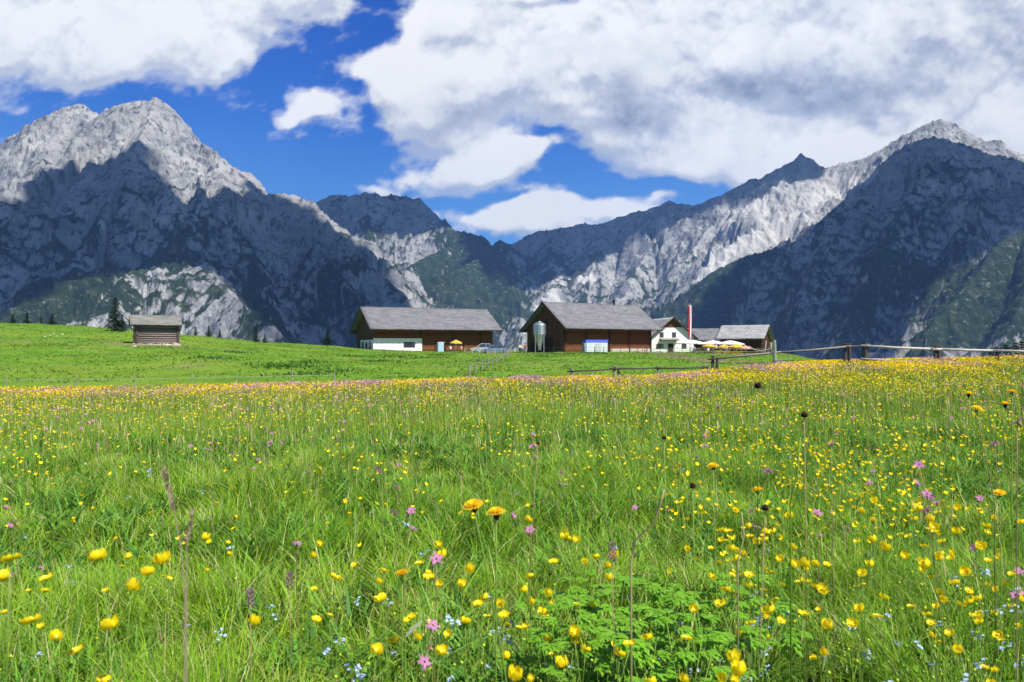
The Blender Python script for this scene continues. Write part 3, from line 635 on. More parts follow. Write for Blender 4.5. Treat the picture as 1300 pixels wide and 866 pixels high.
def pasture_tufts():
    """longer tufts and weed clumps that the cattle leave standing"""
    n=62000; y=np.sqrt(rng.uniform(46**2,150**2,n)); t=rng.uniform(-.8,.45,n); x=y*t; px=650+F*t
    dens=sstep(-.15,.45,fbm(x/6,y/9,4,531))*.8+.2; ok=(rng.uniform(0,1,n)<dens)&(gz(x,y)>-1.3); x,y=x[ok],y[ok]; n=len(x)
    col=pal(n,[(.07,.17,.010),(.13,.27,.014),(.22,.36,.03),(.10,.22,.012),(.26,.34,.05)]); parts=[]
    for k in range(3):
        parts.append(ribbons(x+rng.normal(0,.07,n),y+rng.normal(0,.07,n),gz(x,y)-.01,rng.uniform(.06,.17,n),rng.uniform(.05,.11,n),rng.uniform(0,6.28,n),rng.uniform(0,.9,n),rng.uniform(0,.5,n),col*.8,col*1.2,2))
    V,Fq,C=join(parts); tag(link('pasture_tufts',mesh_np('pasture_tufts',V,Fq,GRASS,False,cols={'Col':C})),kind='stuff')
    cs=[(370,468,22,1.6),(395,466,14,1),(402,472,18,1.2),(360,470,14,1),(272,466,16,1),(455,458,20,1.6),(480,462,16,1.3),(505,455,20,1.5),(300,462,10,.8),(540,458,14,1.2),(560,452,14,1.1),(600,462,12,1),(700,450,20,2),(725,449,16,2),(760,449,18,2),(690,456,12,1.2)]
    X=[];Y=[]
    for px,py,k,sp in cs:
        d=60+ (470-py)*3.2; m=k*9; X.append(sc_(px,d)+rng.normal(0,sp,m)); Y.append(d+rng.normal(0,sp*1.5,m))
    x=np.concatenate(X); y=np.concatenate(Y); n=len(x); col=pal(n,[(.03,.09,.012),(.05,.13,.015),(.08,.17,.02)])
    V,q,C=ribbons(x,y,gz(x,y)-.01,rng.uniform(.10,.34,n),rng.uniform(.10,.18,n),rng.uniform(0,6.28,n),rng.uniform(0,1,n),rng.uniform(0,.8,n),col,col*1.3,3)
    tag(link('dock_weeds',mesh_np('dock_weeds',V,[q],GRASS,False,cols={'Col':C})),kind='stuff')
def sc_(px,D): return (px-650)*D/F
pasture_tufts()
# ------------------------------------------------------------------ flowers
def petalmat(name,col,col2,trans=.35,rough=.35,spec=.5):
    m,nt,o=newmat(name); n=noise(nt,90,3,.5); principled(nt,o,mix(nt,n,col,col2),rough,0,None,spec,trans); return m
YEL=petalmat('buttercup_petal',(.93,.70,.006),(.98,.84,.02),.38,.35,.5)
ORA=petalmat('hawkbit_petal',(.92,.50,.003),(.98,.68,.01),.30,.6,.2)
PINK=petalmat('ragged_petal',(.58,.20,.44),(.74,.34,.60),.4,.6,.2)
BLUE=petalmat('pale_blue_petal',(.42,.55,.86),(.60,.70,.92),.35,.6,.2)
STEM=simple('flower_stem',(.20,.34,.045),.6,0,.25,20,.3,.15)
REDSTEM=simple('reddish_stem',(.26,.20,.09),.6,0,.2,20)
HEART=simple('flower_heart',(.62,.55,.02),.7,0,.2,200)
BUD=simple('green_bud',(.42,.50,.02),.5,0,.15,100)
DARKHEAD=simple('dark_seed_head',(.030,.014,.012),.8,0,.3,150)
STRAW=simple('dry_straw',(.42,.34,.17),.8,0,.2,40,.2,.1)
HERB=simple('herb_leaf',(.19,.42,.025),.45,0,.26,14,.4,.35)
TAN=simple('dry_grass_head',(.52,.38,.29),.8,0,.25,60,.2,.35)
def petal(mb,az,L,Wd,cup,mi=0,n=4,c=(0,0,0),tilt=None,notch=.0,z0=0.0):
    """one cupped petal reaching outward then up; cup = rise over length"""
    ca,sa=math.cos(az),math.sin(az); rows=[]
    for i in range(n+1):
        t=i/n; r=L*(math.sin(t*1.45)/1.0)*(1-.25*cup*t); zz=L*cup*t*t*1.05+z0; w=Wd*math.sin(math.pi*min(.93,.12+.80*t))**.8
        row=[]
        for u in (-1,-.5,0,.5,1):
            rr=r*(1-.10*u*u*t)-(notch*L*(1-abs(u)) if i==n else 0); lift=.18*Wd*u*u*(1 if cup>.3 else .3)
            row.append((c[0]+ca*rr-sa*w*u,c[1]+sa*rr+ca*w*u,c[2]+zz+lift))
        rows.append(row)
    V=[p for r in rows for p in r]; Fc=[(i*5+k,i*5+k+1,(i+1)*5+k+1,(i+1)*5+k) for i in range(n) for k in range(4)]
    mb.add(V,Fc,mi)
def rotate(mb,M):
    mb.v=[tuple(M@Vector(v)) for v in mb.v]; return mb
def stem_pts(h,lean,curl,az,n=7):
    return [Vector((math.cos(az)*(lean*t+curl*t*t)*h,math.sin(az)*(lean*t+curl*t*t)*h,h*t)) for t in [i/n for i in range(n+1)]]
R_=random.uniform
def buttercup_head(cup,d=.024,mat=None):
    a=MB(); a0=R_(0,6)
    for k in range(5): petal(a,a0+k*2*math.pi/5+R_(-.14,.14),d*.58*R_(.9,1.08),d*.34,cup*R_(.8,1.2))
    h=MB().lathe([(.0001,.0),(.0032,.001),(.0036,.003),(.0022,.0052),(.0001,.006)],8)
    return a,h
def flower_proto(kind,v,H=None,dm=None,face=None):
    """root at the ground, z up; returns the root Empty"""
    root=empty(kind); az=R_(0,6.28); h=H or R_(.40,.52)
    if kind=='buttercup':
        p=stem_pts(h,R_(0,.15),R_(-.1,.2),az); s=MB().tube(p,[.0013]*4+[.0009]*4,5)
        hd,ht=buttercup_head(R_(.75,1.25) if v%3 else R_(.35,.6),dm or R_(.023,.029))
        top=p[-1]; M=Matrix.Translation(top)@Euler((R_(-.2,.7) if face is None else face,R_(-.4,.4),0)).to_matrix().to_4x4()
        b=rotate(hd,M).build('blossom',YEL,root,True); rotate(ht,M).build('stamens',HEART,b,True)
        q=p[3]; az2=az+R_(1.5,4); L=R_(.06,.16)
        br=[q,q+Vector((math.cos(az2)*L*.35,math.sin(az2)*L*.35,L*.5)),q+Vector((math.cos(az2)*L*.45,math.sin(az2)*L*.45,L))]
        s.tube(br,.0009,5); s.build('stem',STEM,root,True)
        MB().lathe([(.0001,0),(.0035,.002),(.0042,.005),(.003,.008),(.0001,.0095)],8,tuple(br[-1]-Vector((0,0,.002)))).build('bud',BUD,root,True)
    elif kind=='ragged_robin':
        h=H or R_(.42,.58); p=stem_pts(h,R_(0,.15),R_(-.1,.15),az); MB().tube(p,.0010,5).build('stem',REDSTEM,root,True)
        for k in range(random.choice((1,1,2,3))):
            c=p[-1-(k>0)]+(Vector((0,0,0)) if k==0 else Vector((R_(-.02,.02),R_(-.02,.02),R_(0,.03))))
            a=MB(); M=Matrix.Translation(c)@Euler((R_(-.9,.9),R_(-.9,.9),R_(0,6))).to_matrix().to_4x4()
            for i in range(5):
                for j,(da,L) in enumerate(((-.42,.013),(-.14,.019),(.14,.020),(.42,.014))):
                    an=i*1.2566+da; e=an+R_(-.15,.15)
                    p0=Vector((.003*math.cos(an),.003*math.sin(an),0)); p1=Vector((L*.6*math.cos(e),L*.6*math.sin(e),R_(0,.003))); p2=Vector((L*math.cos(e+.1),L*math.sin(e+.1),R_(-.004,.005)))
                    wd=Vector((-math.sin(an),math.cos(an),0))*.0017
                    a.add([p0-wd*.6,p0+wd*.6,p1+wd,p1-wd,p2+wd*.3,p2-wd*.3],[(0,1,2,3),(3,2,4,5)])
            bl=rotate(a,M).build('blossom',PINK,root)
            ca=MB().lathe([(.0012,-.013),(.0034,-.009),(.0036,-.003),(.0022,.0005)],8); rotate(ca,M).build('calyx',REDSTEM,bl,True)
    elif kind=='forget_me_not':
        h=H or R_(.16,.30); p=stem_pts(h,R_(0,.2),R_(-.1,.3),az); MB().tube(p,.001,5).build('stem',STEM,root,True)
        a=MB(); 
        for k in range(random.choice((5,7,9))):
            c=p[-1]+Vector((R_(-.012,.012),R_(-.012,.012),R_(-.012,.006))); a2=MB(); r=.0052
            for i in range(5): petal(a2,i*1.2566,r,r*.55,.12,n=2)
            rotate(a2,Matrix.Translation(c)@Euler((R_(-.8,.8),R_(-.8,.8),R_(0,6))).to_matrix().to_4x4()); a.add(a2.v,a2.f)
        a.build('blossom',BLUE,root)
        l=MB()
        for k in range(4): leaf(l,p[1+k],R_(0,6.28),R_(.02,.035),.006,R_(.2,.8))
        l.build('foliage',HERB,root)
    elif kind=='hawkbit':
        h=H or R_(.40,.55); p=stem_pts(h,R_(0,.1),R_(-.05,.15),az); MB().tube(p,.0014,5).build('stem',STEM,root,True)
        a=MB(); M=Matrix.Translation(p[-1])@Euler((R_(-.3,.3),R_(-.3,.3),0)).to_matrix().to_4x4()
        for ring,(n,L,cu) in enumerate(((22,.019,.12),(18,.014,.35),(12,.009,.7))):
            for k in range(n):
                an=k*6.283/n+ring*.2+R_(-.08,.08); wd=Vector((-math.sin(an),math.cos(an),0))*.0017; d=Vector((math.cos(an),math.sin(an),0)); z=ring*.0015
                a.add([d*.002-wd*.4+Vector((0,0,z)),d*.002+wd*.4+Vector((0,0,z)),d*L+wd+Vector((0,0,z+L*cu)),d*L-wd+Vector((0,0,z+L*cu))],[(0,1,2,3)])
        rotate(a,M).build('blossom',ORA,root)
        rotate(MB().lathe([(.0015,-.014),(.0055,-.009),(.0062,-.004),(.004,.0005)],9),M).build('calyx',DARKHEAD if v else STEM,root,True)
    root['tx'],root['ty']=float(p[-1].x),float(p[-1].y); return root
def leaf(mb,base,az,L,Wd,rise,mi=0,n=4,droop=.6,fold=.25):
    base=Vector(base); d=Vector((math.cos(az),math.sin(az),0)); s=Vector((-math.sin(az),math.cos(az),0)); V=[]
    for i in range(n+1):
        t=i/n; c=base+d*L*t+Vector((0,0,L*(rise*t-droop*t*t*.5))); w=Wd*math.sin(math.pi*min(.97,t*.92+.05))
        V+=[c-s*w+Vector((0,0,w*fold)),c,c+s*w+Vector((0,0,w*fold))]
    mb.add(V,[(i*3+k,i*3+k+1,(i+1)*3+k+1,(i+1)*3+k) for i in range(n) for k in range(2)],mi)
def put(o,x,y,scale=1.0,rz=0.0,top=None,label=None,group=None,cat=None):
    z=gz1(x,y); o.location=(x,y,z); o.rotation_euler=(0,0,rz); o.scale=(scale,)*3
    tag(o,label,cat,group); return o
def density_y(x,y,px):
    """buttercups per square metre"""
    right=sstep(700,1050,px); left=1-sstep(150,500,px)
    far=sstep(5,11,y)
    near=sstep(3.2,2.3,y)
    d=150*near*(.5+.7*sstep(380,600,px)) + (1-near)*(1-far)*(26+85*right+16*left+30*sstep(3.8,6.5,y)) + far*(74+24*right)
    c=sstep(-.30,.35,fbm(x/(.5+y*.05),y/(.6+y*.09),3,601)); c2=sstep(-.5,.4,fbm(x/4,y/6,2,603))
    return d*(.12+1.25*c)*(.5+.7*c2)
def density_p(x,y,px):
    far=sstep(7,13,y); c=sstep(-.15,.45,fbm(x/(.8+y*.05),y/(1+y*.1),3,611))
    d=(1-far)*(1.8+2.6*sstep(3,8,y)+1.0*sstep(900,1100,px))+far*(20*(1-.5*sstep(850,1000,px)))
    return d*(.1+1.9*c)
def density_b(x,y,px):
    n=sstep(3.0,1.8,y)*sstep(380,600,px)*150+sstep(7,2.5,y)*4.5
    return n*(.15+1.7*sstep(-.1,.4,fbm(x/.35,y/.5,2,621)))
def scatter(dens,dmax,d0,d1,tm=.78,seedn=None):
    area=tm*((d1+MARGIN)**2-(d0+MARGIN)**2); n=int(area*dmax); x,y=wedge(n,d0,d1,-tm,tm); px=650+F*x/y
    ok=(rng.uniform(0,dmax,n)<dens(x,y,px))&(y<edgeD(px)); x,y=x[ok],y[ok]; o=np.argsort(y+100*(np.abs(x/y)>.66)); return x[o],y[o]
def far_flowers(name,x,y,h,diam,cols,mat,stemw,cup=.35,npet=5,stemcol=(.18,.33,.04)):
    n=len(x); z=gz(x,y); az=rng.uniform(0,6.28,n); ln=rng.uniform(0,.2,n)
    col=pal(n,[stemcol,(.24,.40,.05)])
    V1,q1,C1=ribbons(x,y,z,h,np.full(n,1.)*stemw,az,ln,ln*0,col,col*1.1,2,.3)
    hx=x+np.cos(az)*ln*h; hy=y+np.sin(az)*ln*h; hz=z+h*(1-0)
    c0=np.stack([hx,hy,hz-diam*.12],-1); tilt=rng.normal(0,.35,(n,2))
    P=[c0[:,None]]; a0=rng.uniform(0,6.28,n)
    ring=[]
    for k in range(npet*2):
        a=a0+k*np.pi/npet; r=diam*.5*(1.0 if k%2==0 else .62)
        dx=np.cos(a)*r; dy=np.sin(a)*r
        ring.append(np.stack([hx+dx,hy+dy,hz+diam*cup*(1 if k%2==0 else .55)+dx*tilt[:,0]+dy*tilt[:,1]],-1)[:,None])
    Vf=np.concatenate(P+ring,1); m=npet*2+1; b=(np.arange(n)*m)[:,None]
    tris=[np.stack([b[:,0],b[:,0]+1+k,b[:,0]+1+(k+1)%(npet*2)],-1) for k in range(npet*2)]
    Cf=np.repeat(pal(n,cols)[:,None],m,1).reshape(-1,3)
    V=np.concatenate([V1,Vf.reshape(-1,3)]); tri=np.concatenate(tris)+len(V1); C=np.concatenate([C1,Cf])
    tag(link(name,mesh_np(name,V,[q1,tri],mat,False,cols={'Col':C})),kind='stuff')
HEROES=[]
def free_of_heroes(x,y,r=.05):
    ok=np.ones(len(x),bool)
    for hx,hy in HEROES: ok&=np.hypot(x-hx,y-hy)>r
    return ok
def make_flowers():
    FM=leafmat('far_petal',.3,.5)
    x,y=scatter(density_y,260,1.25,47)
    nb=300; protos=[flower_proto('buttercup',v) for v in range(10)]
    for i in range(nb):
        o=protos[i] if i<len(protos) else copy_tree(protos[i%len(protos)])
        put(o,x[i],y[i],R_(.72,1.12),R_(0,6.28),None,'small yellow buttercup on a thin green stem among the nearest meadow grass','buttercups scattered through the near grass','flower')
    x,y=x[nb:],y[nb:]; n=len(x); h=rng.uniform(.30,.50,n)*(1-.18*sstep(18,34,y))
    far_flowers('buttercups',x,y,h,np.maximum(rng.uniform(.020,.028,n),.0019*y),[(.93,.68,.004),(.97,.80,.010),(.95,.60,.003)],FM,np.maximum(.0018,.0005*y))
    x,y=scatter(density_p,38,2.2,47); nb=110
    protos=[flower_proto('ragged_robin',v) for v in range(8)]
    for i in range(nb):
        o=protos[i] if i<len(protos) else copy_tree(protos[i%len(protos)])
        put(o,x[i],y[i],R_(.75,1.05),R_(0,6.28),None,'ragged pink flower with thread-like petals on a reddish stem in the meadow','ragged pink flowers in the near meadow','flower')
    x,y=x[nb:],y[nb:]; n=len(x)
    far_flowers('pink_flowers',x,y,rng.uniform(.36,.56,n)*(1-.18*sstep(18,34,y)),np.maximum(.03,.0020*y),[(.70,.30,.50),(.78,.42,.62),(.60,.22,.42)],FM,np.maximum(.0018,.0006*y),.15,5,(.22,.26,.08))
    x,y=scatter(density_b,240,1.35,7); nb=min(300,len(x)); protos=[flower_proto('forget_me_not',v) for v in range(8)]
    for i in range(nb):
        o=protos[i] if i<len(protos) else copy_tree(protos[i%len(protos)])
        put(o,x[i],y[i],R_(.8,1.3),R_(0,6.28),None,'tiny pale blue forget-me-not cluster low down between the grass blades','forget-me-nots low in the near grass','flower')
    # orange-yellow flowers mixed into the far band
    n=7000; x,y=wedge(n,9,47,-.78,.78); px=650+F*x/y; ok=(y<edgeD(px))&(fbm(x/3,y/6,2,631)>-.1); x,y=x[ok],y[ok]; n=len(x)
    far_flowers('orange_flowers',x,y,rng.uniform(.33,.50,n)*(1-.18*sstep(18,34,y)),np.maximum(.03,.0021*y),[(.92,.46,.006),(.92,.38,.012),(.94,.54,.006)],FM,np.maximum(.0018,.0005*y),.1)
make_flowers()
# ------------------------------------------------------------------ flowers that stand out, each where it grows
def hero(kind,px,py,D,label,cat='flower',dm=None,v=0,face=None,group=None):
    p=at(px,py,D); g=gz1(p[0],p[1]); H=max(.12,p[2]-g)
    o=flower_proto(kind,v,H,dm,face); o.location=(p[0]-o['tx'],p[1]-o['ty'],g); tag(o,label,cat,group); return o
_H=[(14,712,1.05,'large cupped buttercup at the lower corner, highest bloom of its cluster'),(125,712,1.20,'tall buttercup with a straight pale stem standing clear of the lower grass'),(207,715,1.25,'buttercup with heart-shaped side petals beside the brown grass head'),
(41,791,1.10,'large round buttercup low in the corner of the meadow'),(139,798,1.15,'open buttercup just under the straight-stemmed tall one'),(189,730,1.5,'half open buttercup below the one beside the brown grass head'),(61,735,1.6,'flat buttercup between the two big corner blooms'),
(168,749,1.5,'drooping buttercup between the tall straight one and the brown head'),(72,812,1.6,'pale yellow buttercup beside the big low corner bloom'),(98,827,1.3,'pair-like crowded buttercup at the lowest edge near the corner'),(322,792,1.7,'lone buttercup in the plain green sward under the purple spike'),(5,737,1.3,'buttercup cut by the picture edge below the highest corner bloom'),
(425,734,1.7,'bright buttercup at the edge of the central yellow cluster'),(485,763,1.6,'buttercup with raised petals above the pale leaf'),(478,829,1.5,'low buttercup under the pale leaf'),(500,815,1.55,'buttercup touching the pale leaf'),(560,829,1.6,'buttercup between the pale leaf and the blue florets'),(591,791,1.8,'buttercup right of the ragged pink bloom'),(640,783,1.7,'wide open buttercup below the paired golden daisies'),
(655,862,1.35,'large buttercup at the very bottom edge'),(778,708,2.0,'buttercup in front of the small dark purple spike'),(800,818,1.7,'buttercup among the pale blue florets'),(914,769,1.9,'buttercup over the leafy herb, on its far side'),(930,838,1.5,'bright buttercup at the bottom beside the leafy herb'),(1020,780,1.9,'buttercup pair member over dark grass beyond the herb'),(1050,798,1.8,'buttercup drooping over dark grass near the lower corner'),(1090,775,1.9,'flat buttercup in open grass near the lower corner'),(1237,783,1.9,'flat buttercup nearest the lower far corner'),(938,856,1.3,'deep yellow buttercup cut by the bottom edge')]
for k,(px,py,D,lb) in enumerate(_H): hero('buttercup',px,py,D,lb,dm=.027,v=k,face=R_(-.35,.25))
for k,(px,py,D,lb) in enumerate(((601,642,1.4,'taller of the paired golden hawkbit flowers with dark cups in the centre'),(630,651,1.48,'flatter of the paired golden hawkbit flowers in the centre'),(511,729,1.5,'golden hawkbit amid the central buttercup cluster'),(1230,500,3.0,'orange-yellow hawkbit high up near the pale rail fence'),(1285,498,3.1,'orange-yellow hawkbit beside the picture edge under the fence'),(1276,513,2.7,'wide orange hawkbit just below the one at the edge'),(1240,519,2.6,'double-looking orange hawkbit above the green hollow'),(905,592,2.4,'orange hawkbit to the side of the dark seed heads'),(961,622,2.4,'orange hawkbit right over the lowest dark seed head'),(1268,626,2.5,'orange hawkbit beside the reddish branching stem'))):
    hero('hawkbit',px,py,D,lb,v=k%2 if k>1 else 1)
for k,(px,py,D,lb) in enumerate(((481,597,2.7,'pale pink ragged bloom with two buds, highest of the central three'),(504,618,2.7,'pink ragged bloom in the middle of the central three'),(522,648,2.6,'starry pale lilac bloom, lowest of the central three'),(554,709,1.9,'shaggy pink bloom over the golden hawkbit cluster'),(652,654,3.0,'small magenta bloom beside the paired golden hawkbits'),(550,793,1.8,'drooping magenta bloom beside the pale leaf'),(912,516,3.2,'pink bloom next to the tall dark seed head'),(975,598,2.2,'tall drooping lilac bloom above the lowest dark seed head'),(1055,563,2.5,'bright pink bloom over the green hollow'),(1037,650,2.5,'pink bloom to the side of the bare earth patch'),(1040,679,2.7,'round pink bloom just under the one by the bare patch'),(1166,590,2.6,'upper of two slanting lilac blooms in the green hollow'),(1164,613,2.6,'lower of two slanting lilac blooms in the green hollow'),(1291,535,1.6,'big magenta bloom at the picture edge under the fence'),(1262,563,2.6,'dark pink bloom on the reddish branching stem'),(1234,694,3.0,'small pink bloom far down the grassy slope near the edge'),(1075,669,2.8,'magenta bloom right beside the bare earth patch'))):
    hero('ragged_robin',px,py,D,lb,v=k)
def dark_head(px,py,D,sz,label):
    p=at(px,py,D); g=gz1(p[0],p[1]); H=p[2]-g; r=empty('dark_seed_head',(p[0],p[1],g),0,label=label,cat='seed head'); b=R_(-.05,.05)
    MB().tube([(b,0,0),(b*.6,0,H*.5),(0,0,H-.004)],[.0018,.0016,.0013],6).build('stem',STEM if R_(0,1)<.5 else REDSTEM,r,True)
    m=MB()
    for k in range(110):
        a=R_(0,6.283); e=R_(-.7,1.3); d=Vector((math.cos(a)*math.cos(e),math.sin(a)*math.cos(e),math.sin(e)*.8)); s=d.cross(Vector((0,0,1.01))).normalized()*sz*.13; c=Vector((0,0,H)); m.add([c+d*sz*.3-s,c+d*sz*.3+s,c+d*sz*R_(.8,1.15)],[(0,1,2)])
    m.lathe([(.0001,-sz*.5),(sz*.5,-sz*.35),(sz*.62,0),(sz*.4,sz*.45),(.0001,sz*.55)],9,(0,0,H)); m.build('head',DARKHEAD,r)
for a in ((962,490,2.4,.018,'tallest dark seed head, reaching up into the yellow flower band'),(1021,527,2.3,.016,'dark seed head on a thick pale stem next to the tallest one'),(879,617,2.2,.014,'dark seed head on a pale stem, by the orange hawkbit'),(971,645,1.9,.013,'near-black compact seed head low in the grass'),(843,556,3.0,.013,'small dark seed head far from the others, over open grass'),(683,563,3.2,.010,'tiny brown seed head in the middle of the meadow')): dark_head(*a)
def purple_spike(px,py,D,label):
    p=at(px,py,D); g=gz1(p[0],p[1]); H=p[2]-g; r=empty('purple_spike',(p[0],p[1],g),0,label=label,cat='flower'); MB().tube([(0,0,0),(.004,0,H*.6),(0,0,H)],.0013,5).build('stem',REDSTEM,r,True); m=MB()
    for k in range(46):
        a=k*2.4; t=k/46; rr=.0075*(1-t*.6); c=Vector((math.cos(a)*rr,math.sin(a)*rr,H-.035+t*.045)); petal(m,a,.006,.0028,.5,n=2,c=tuple(c))
    m.build('blossom',PURP,r)
PURP=petalmat('purple_petal',(.20,.05,.20),(.34,.10,.34),.3,.6,.2)
for a in ((777,694,1.9,'dark purple flower spike behind a buttercup over the leafy herb'),(368,730,2.2,'small purple spike alone in the plain green sward'),(318,752,1.9,'dull purple spike near the lone buttercup')): purple_spike(*a)
def stalk(name,pts,rads,mat,label,head=None,cat='stalk'):
    P=[Vector(at(*q)) for q in pts]; b=P[0].copy(); g=gz1(b.x,b.y); r=empty(name,(b.x,b.y,g),0,label=label,cat=cat); o=Vector((b.x,b.y,g)); L=[Vector((P[0].x,P[0].y,g-.02))]+P
    MB().tube([q-o for q in L],[rads[0]]+list(rads),6).build('stem',mat,r,True)
    if head:
        a,c=P[-2]-o,P[-1]-o; m=MB()
        for k in range(60):
            t=R_(0,1); q=a.lerp(c,t*1.05); an=R_(0,6.28); d=Vector((math.cos(an),math.sin(an)*.6,1.2)).normalized(); s=Vector((-math.sin(an),math.cos(an),0))*head*.22; m.add([q,q+d*head*.6+s,q+d*head*1.3,q+d*head*.6-s],[(0,1,2,3)])
        m.build('seed_head',TAN,r)
stalk('dry_stalk',[(801,712,1.75),(806,686,1.75),(830,664,1.74),(838,640,1.73),(843,622,1.72)],[.0026,.0024,.0024,.0024,.002],STRAW,'thick pale twisted dry stalk rising beside the leafy herb')
stalk('brown_grass_head',[(236,760,.8),(231,700,.8),(222,650,.8),(208,600,.8)],[.0006,.0006,.0005,.0004],TAN,'blurred tall brown grass head close to the lens',.0055,'grass')
stalk('brown_grass_head',[(238,745,.82),(238,690,.82),(245,650,.82)],[.0006,.0005,.0004],TAN,'shorter of two blurred brown grass heads close to the lens',.005,'grass')
stalk('dry_stalk',[(1003,640,2.1),(1012,600,2.1),(1016,555,2.1)],[.0022,.002,.0015],STEM,'thick pale green stalk curving up under the dark seed head')
stalk('dry_stalk',[(936,712,2.0),(944,680,2.0),(941,650,2.0)],[.002,.002,.0016],STRAW,'tan dry stalk leaning next to the compact black seed head')
stalk('reddish_stem',[(1262,640,2.2),(1255,600,2.2),(1246,560,2.2),(1243,530,2.2)],[.0015,.0014,.0012,.001],REDSTEM,'reddish branching stem with dark buds near the picture edge')
def herb(px,py,D,n,label):
    p=at(px,py-14,D); g=gz1(p[0],p[1]); H=p[2]-g; r=empty('leafy_herb',(p[0],p[1],g),R_(0,6),label=label,cat='plant',group='leafy herbs with deeply cut leaves'); st=MB(); fo=MB()
    for k in range(n):
        a=R_(0,6.28); L=R_(.03,.17); h=H*R_(.55,1.05); q=[Vector((0,0,0)),Vector((math.cos(a)*L*.3,math.sin(a)*L*.3,h*.6)),Vector((math.cos(a)*L,math.sin(a)*L,h))]; st.tube(q,.0013,5)
        S_=R_(.035,.06)
        for j in range(5):
            b=a+(j-2)*.62+R_(-.1,.1); l=S_*(1-.13*abs(j-2)); leaf(fo,q[-1],b,l,l*.20,R_(.05,.35),n=5,droop=R_(.5,1.1))
            for sg in (-1,1): c=q[-1]+Vector((math.cos(b),math.sin(b),.1))*l*.5; leaf(fo,c,b+sg*.6,l*.42,l*.09,.1,n=3)
    st.build('stem',STEM,r,True); fo.build('foliage',HERB,r)
for px,py,D,n in ((740,762,2.35,24),(785,745,2.5,26),(825,755,2.4,28),(870,750,2.45,26),(900,770,2.2,22),(760,800,2.0,24),(820,800,2.0,26),(870,805,1.95,22),(935,745,2.5,18),(715,800,2.1,14),(690,770,2.3,12),(955,770,2.3,14)): herb(px,py,D,n,'bushy green herb with deeply cut leaves in the bright clump near the bottom')
p=at(515,797,1.9); r=empty('pale_leaf',(p[0],p[1],gz1(p[0],p[1])),0,label='single pale grey-white leaf turned up between the buttercups',cat='leaf'); g=gz1(p[0],p[1]); MB().tube([(0,0,0),(0,0,p[2]-g-.02)],.0015,5).build('stem',STEM,r); m=MB(); leaf(m,(0,0,p[2]-g-.02),.3,.042,.013,.9,n=6,droop=.2,fold=.1); m.build('blade',simple('pale_leaf_face',(.42,.50,.34),.8,0,.05,30,.2,.2),r,True)
# ------------------------------------------------------------------ building materials
def woodmat(name,c1,c2,scale=(1,1,1),board=.22,vertical=False,rough=.85):
    """boards laid across z (or upright), grain along them, dark seams"""
    m,nt,o=newmat(name); tc=N(nt,'ShaderNodeTexCoord').outputs['Object']
    sp=N(nt,'ShaderNodeSeparateXYZ'); nt.links.new(tc,sp.inputs[0])
    ax=sp.outputs[2] if not vertical else math_(nt,'ADD',sp.outputs[0],sp.outputs[1])
    k=math_(nt,'DIVIDE',ax,board); fl=math_(nt,'FLOOR',k); fr=math_(nt,'FRACT',k)
    wn=N(nt,'ShaderNodeTexWhiteNoise',noise_dimensions='1D'); nt.links.new(fl,wn.inputs['W'])
    gr=noise(nt,3.0,6,.7,tc,(.7,.7,9) if not vertical else (8,8,.7))
    c=mix(nt,wn.outputs['Value'],c1,c2); c=mix(nt,ramp(nt,gr,[(.35,.55),(.6,0)]),c,tuple(v*.35 for v in c1))
    seam=ramp(nt,fr,[(0,0),(.06,1),(.94,1),(1,0)]); c=mix(nt,seam,tuple(v*.18 for v in c1),c)
    h=math_(nt,'ADD',math_(nt,'MULTIPLY',seam,1.0),math_(nt,'MULTIPLY',gr,.25))
    principled(nt,o,c,rough,0,bump(nt,h,.7,.03),.15); return m
def shinglemat(name,c1,c2,row=.32,wcol=.16):
    """wooden shingles: courses along the slope, read off the roof's own u/v attributes"""
    m,nt,o=newmat(name); u=attr(nt,'u'); v=attr(nt,'v')
    cb=N(nt,'ShaderNodeCombineXYZ'); nt.links.new(u,cb.inputs[0]); nt.links.new(v,cb.inputs[1])
    br=N(nt,'ShaderNodeTexBrick'); br.offset=.5; nt.links.new(cb.outputs[0],br.inputs['Vector'])
    br.inputs['Color1'].default_value=(*c1,1); br.inputs['Color2'].default_value=(*c2,1); br.inputs['Mortar'].default_value=(*[x*.3 for x in c1],1)
    br.inputs['Scale'].default_value=1.0; br.inputs['Mortar Size'].default_value=.02; br.inputs['Brick Width'].default_value=wcol; br.inputs['Row Height'].default_value=row
    n=noise(nt,.5,6,.7,cb.outputs[0]); n2=noise(nt,5,4,.7,cb.outputs[0],(3,.6,1))
    c=mix(nt,ramp(nt,n,[(.38,.85),(.58,0)]),br.outputs[0],tuple(x*.55 for x in c1)); n3=noise(nt,1.1,5,.75,cb.outputs[0],(.35,2.6,1)); c=mix(nt,ramp(nt,n3,[(.46,0),(.60,.7)]),c,tuple(min(1,x*1.55) for x in c1)); c=mix(nt,ramp(nt,noise(nt,2.2,4,.7,cb.outputs[0],(2.4,.3,1)),[(.36,.6),(.48,0)]),c,tuple(x*.5 for x in c1)); c=mix(nt,ramp(nt,n2,[(.5,0),(.72,.5)]),c,tuple(min(1,x*1.5) for x in c2))
    principled(nt,o,c,.9,0,bump(nt,br.outputs['Fac'],.6,-.03),.15); return m
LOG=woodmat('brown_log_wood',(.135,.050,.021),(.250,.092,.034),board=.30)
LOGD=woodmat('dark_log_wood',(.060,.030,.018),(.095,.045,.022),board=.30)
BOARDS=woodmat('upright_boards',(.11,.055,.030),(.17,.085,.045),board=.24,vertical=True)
SHING=shinglemat('grey_shingle',(.165,.165,.178),(.245,.24,.25))
SHINGL=shinglemat('pale_shingle',(.34,.335,.34),(.44,.43,.43))
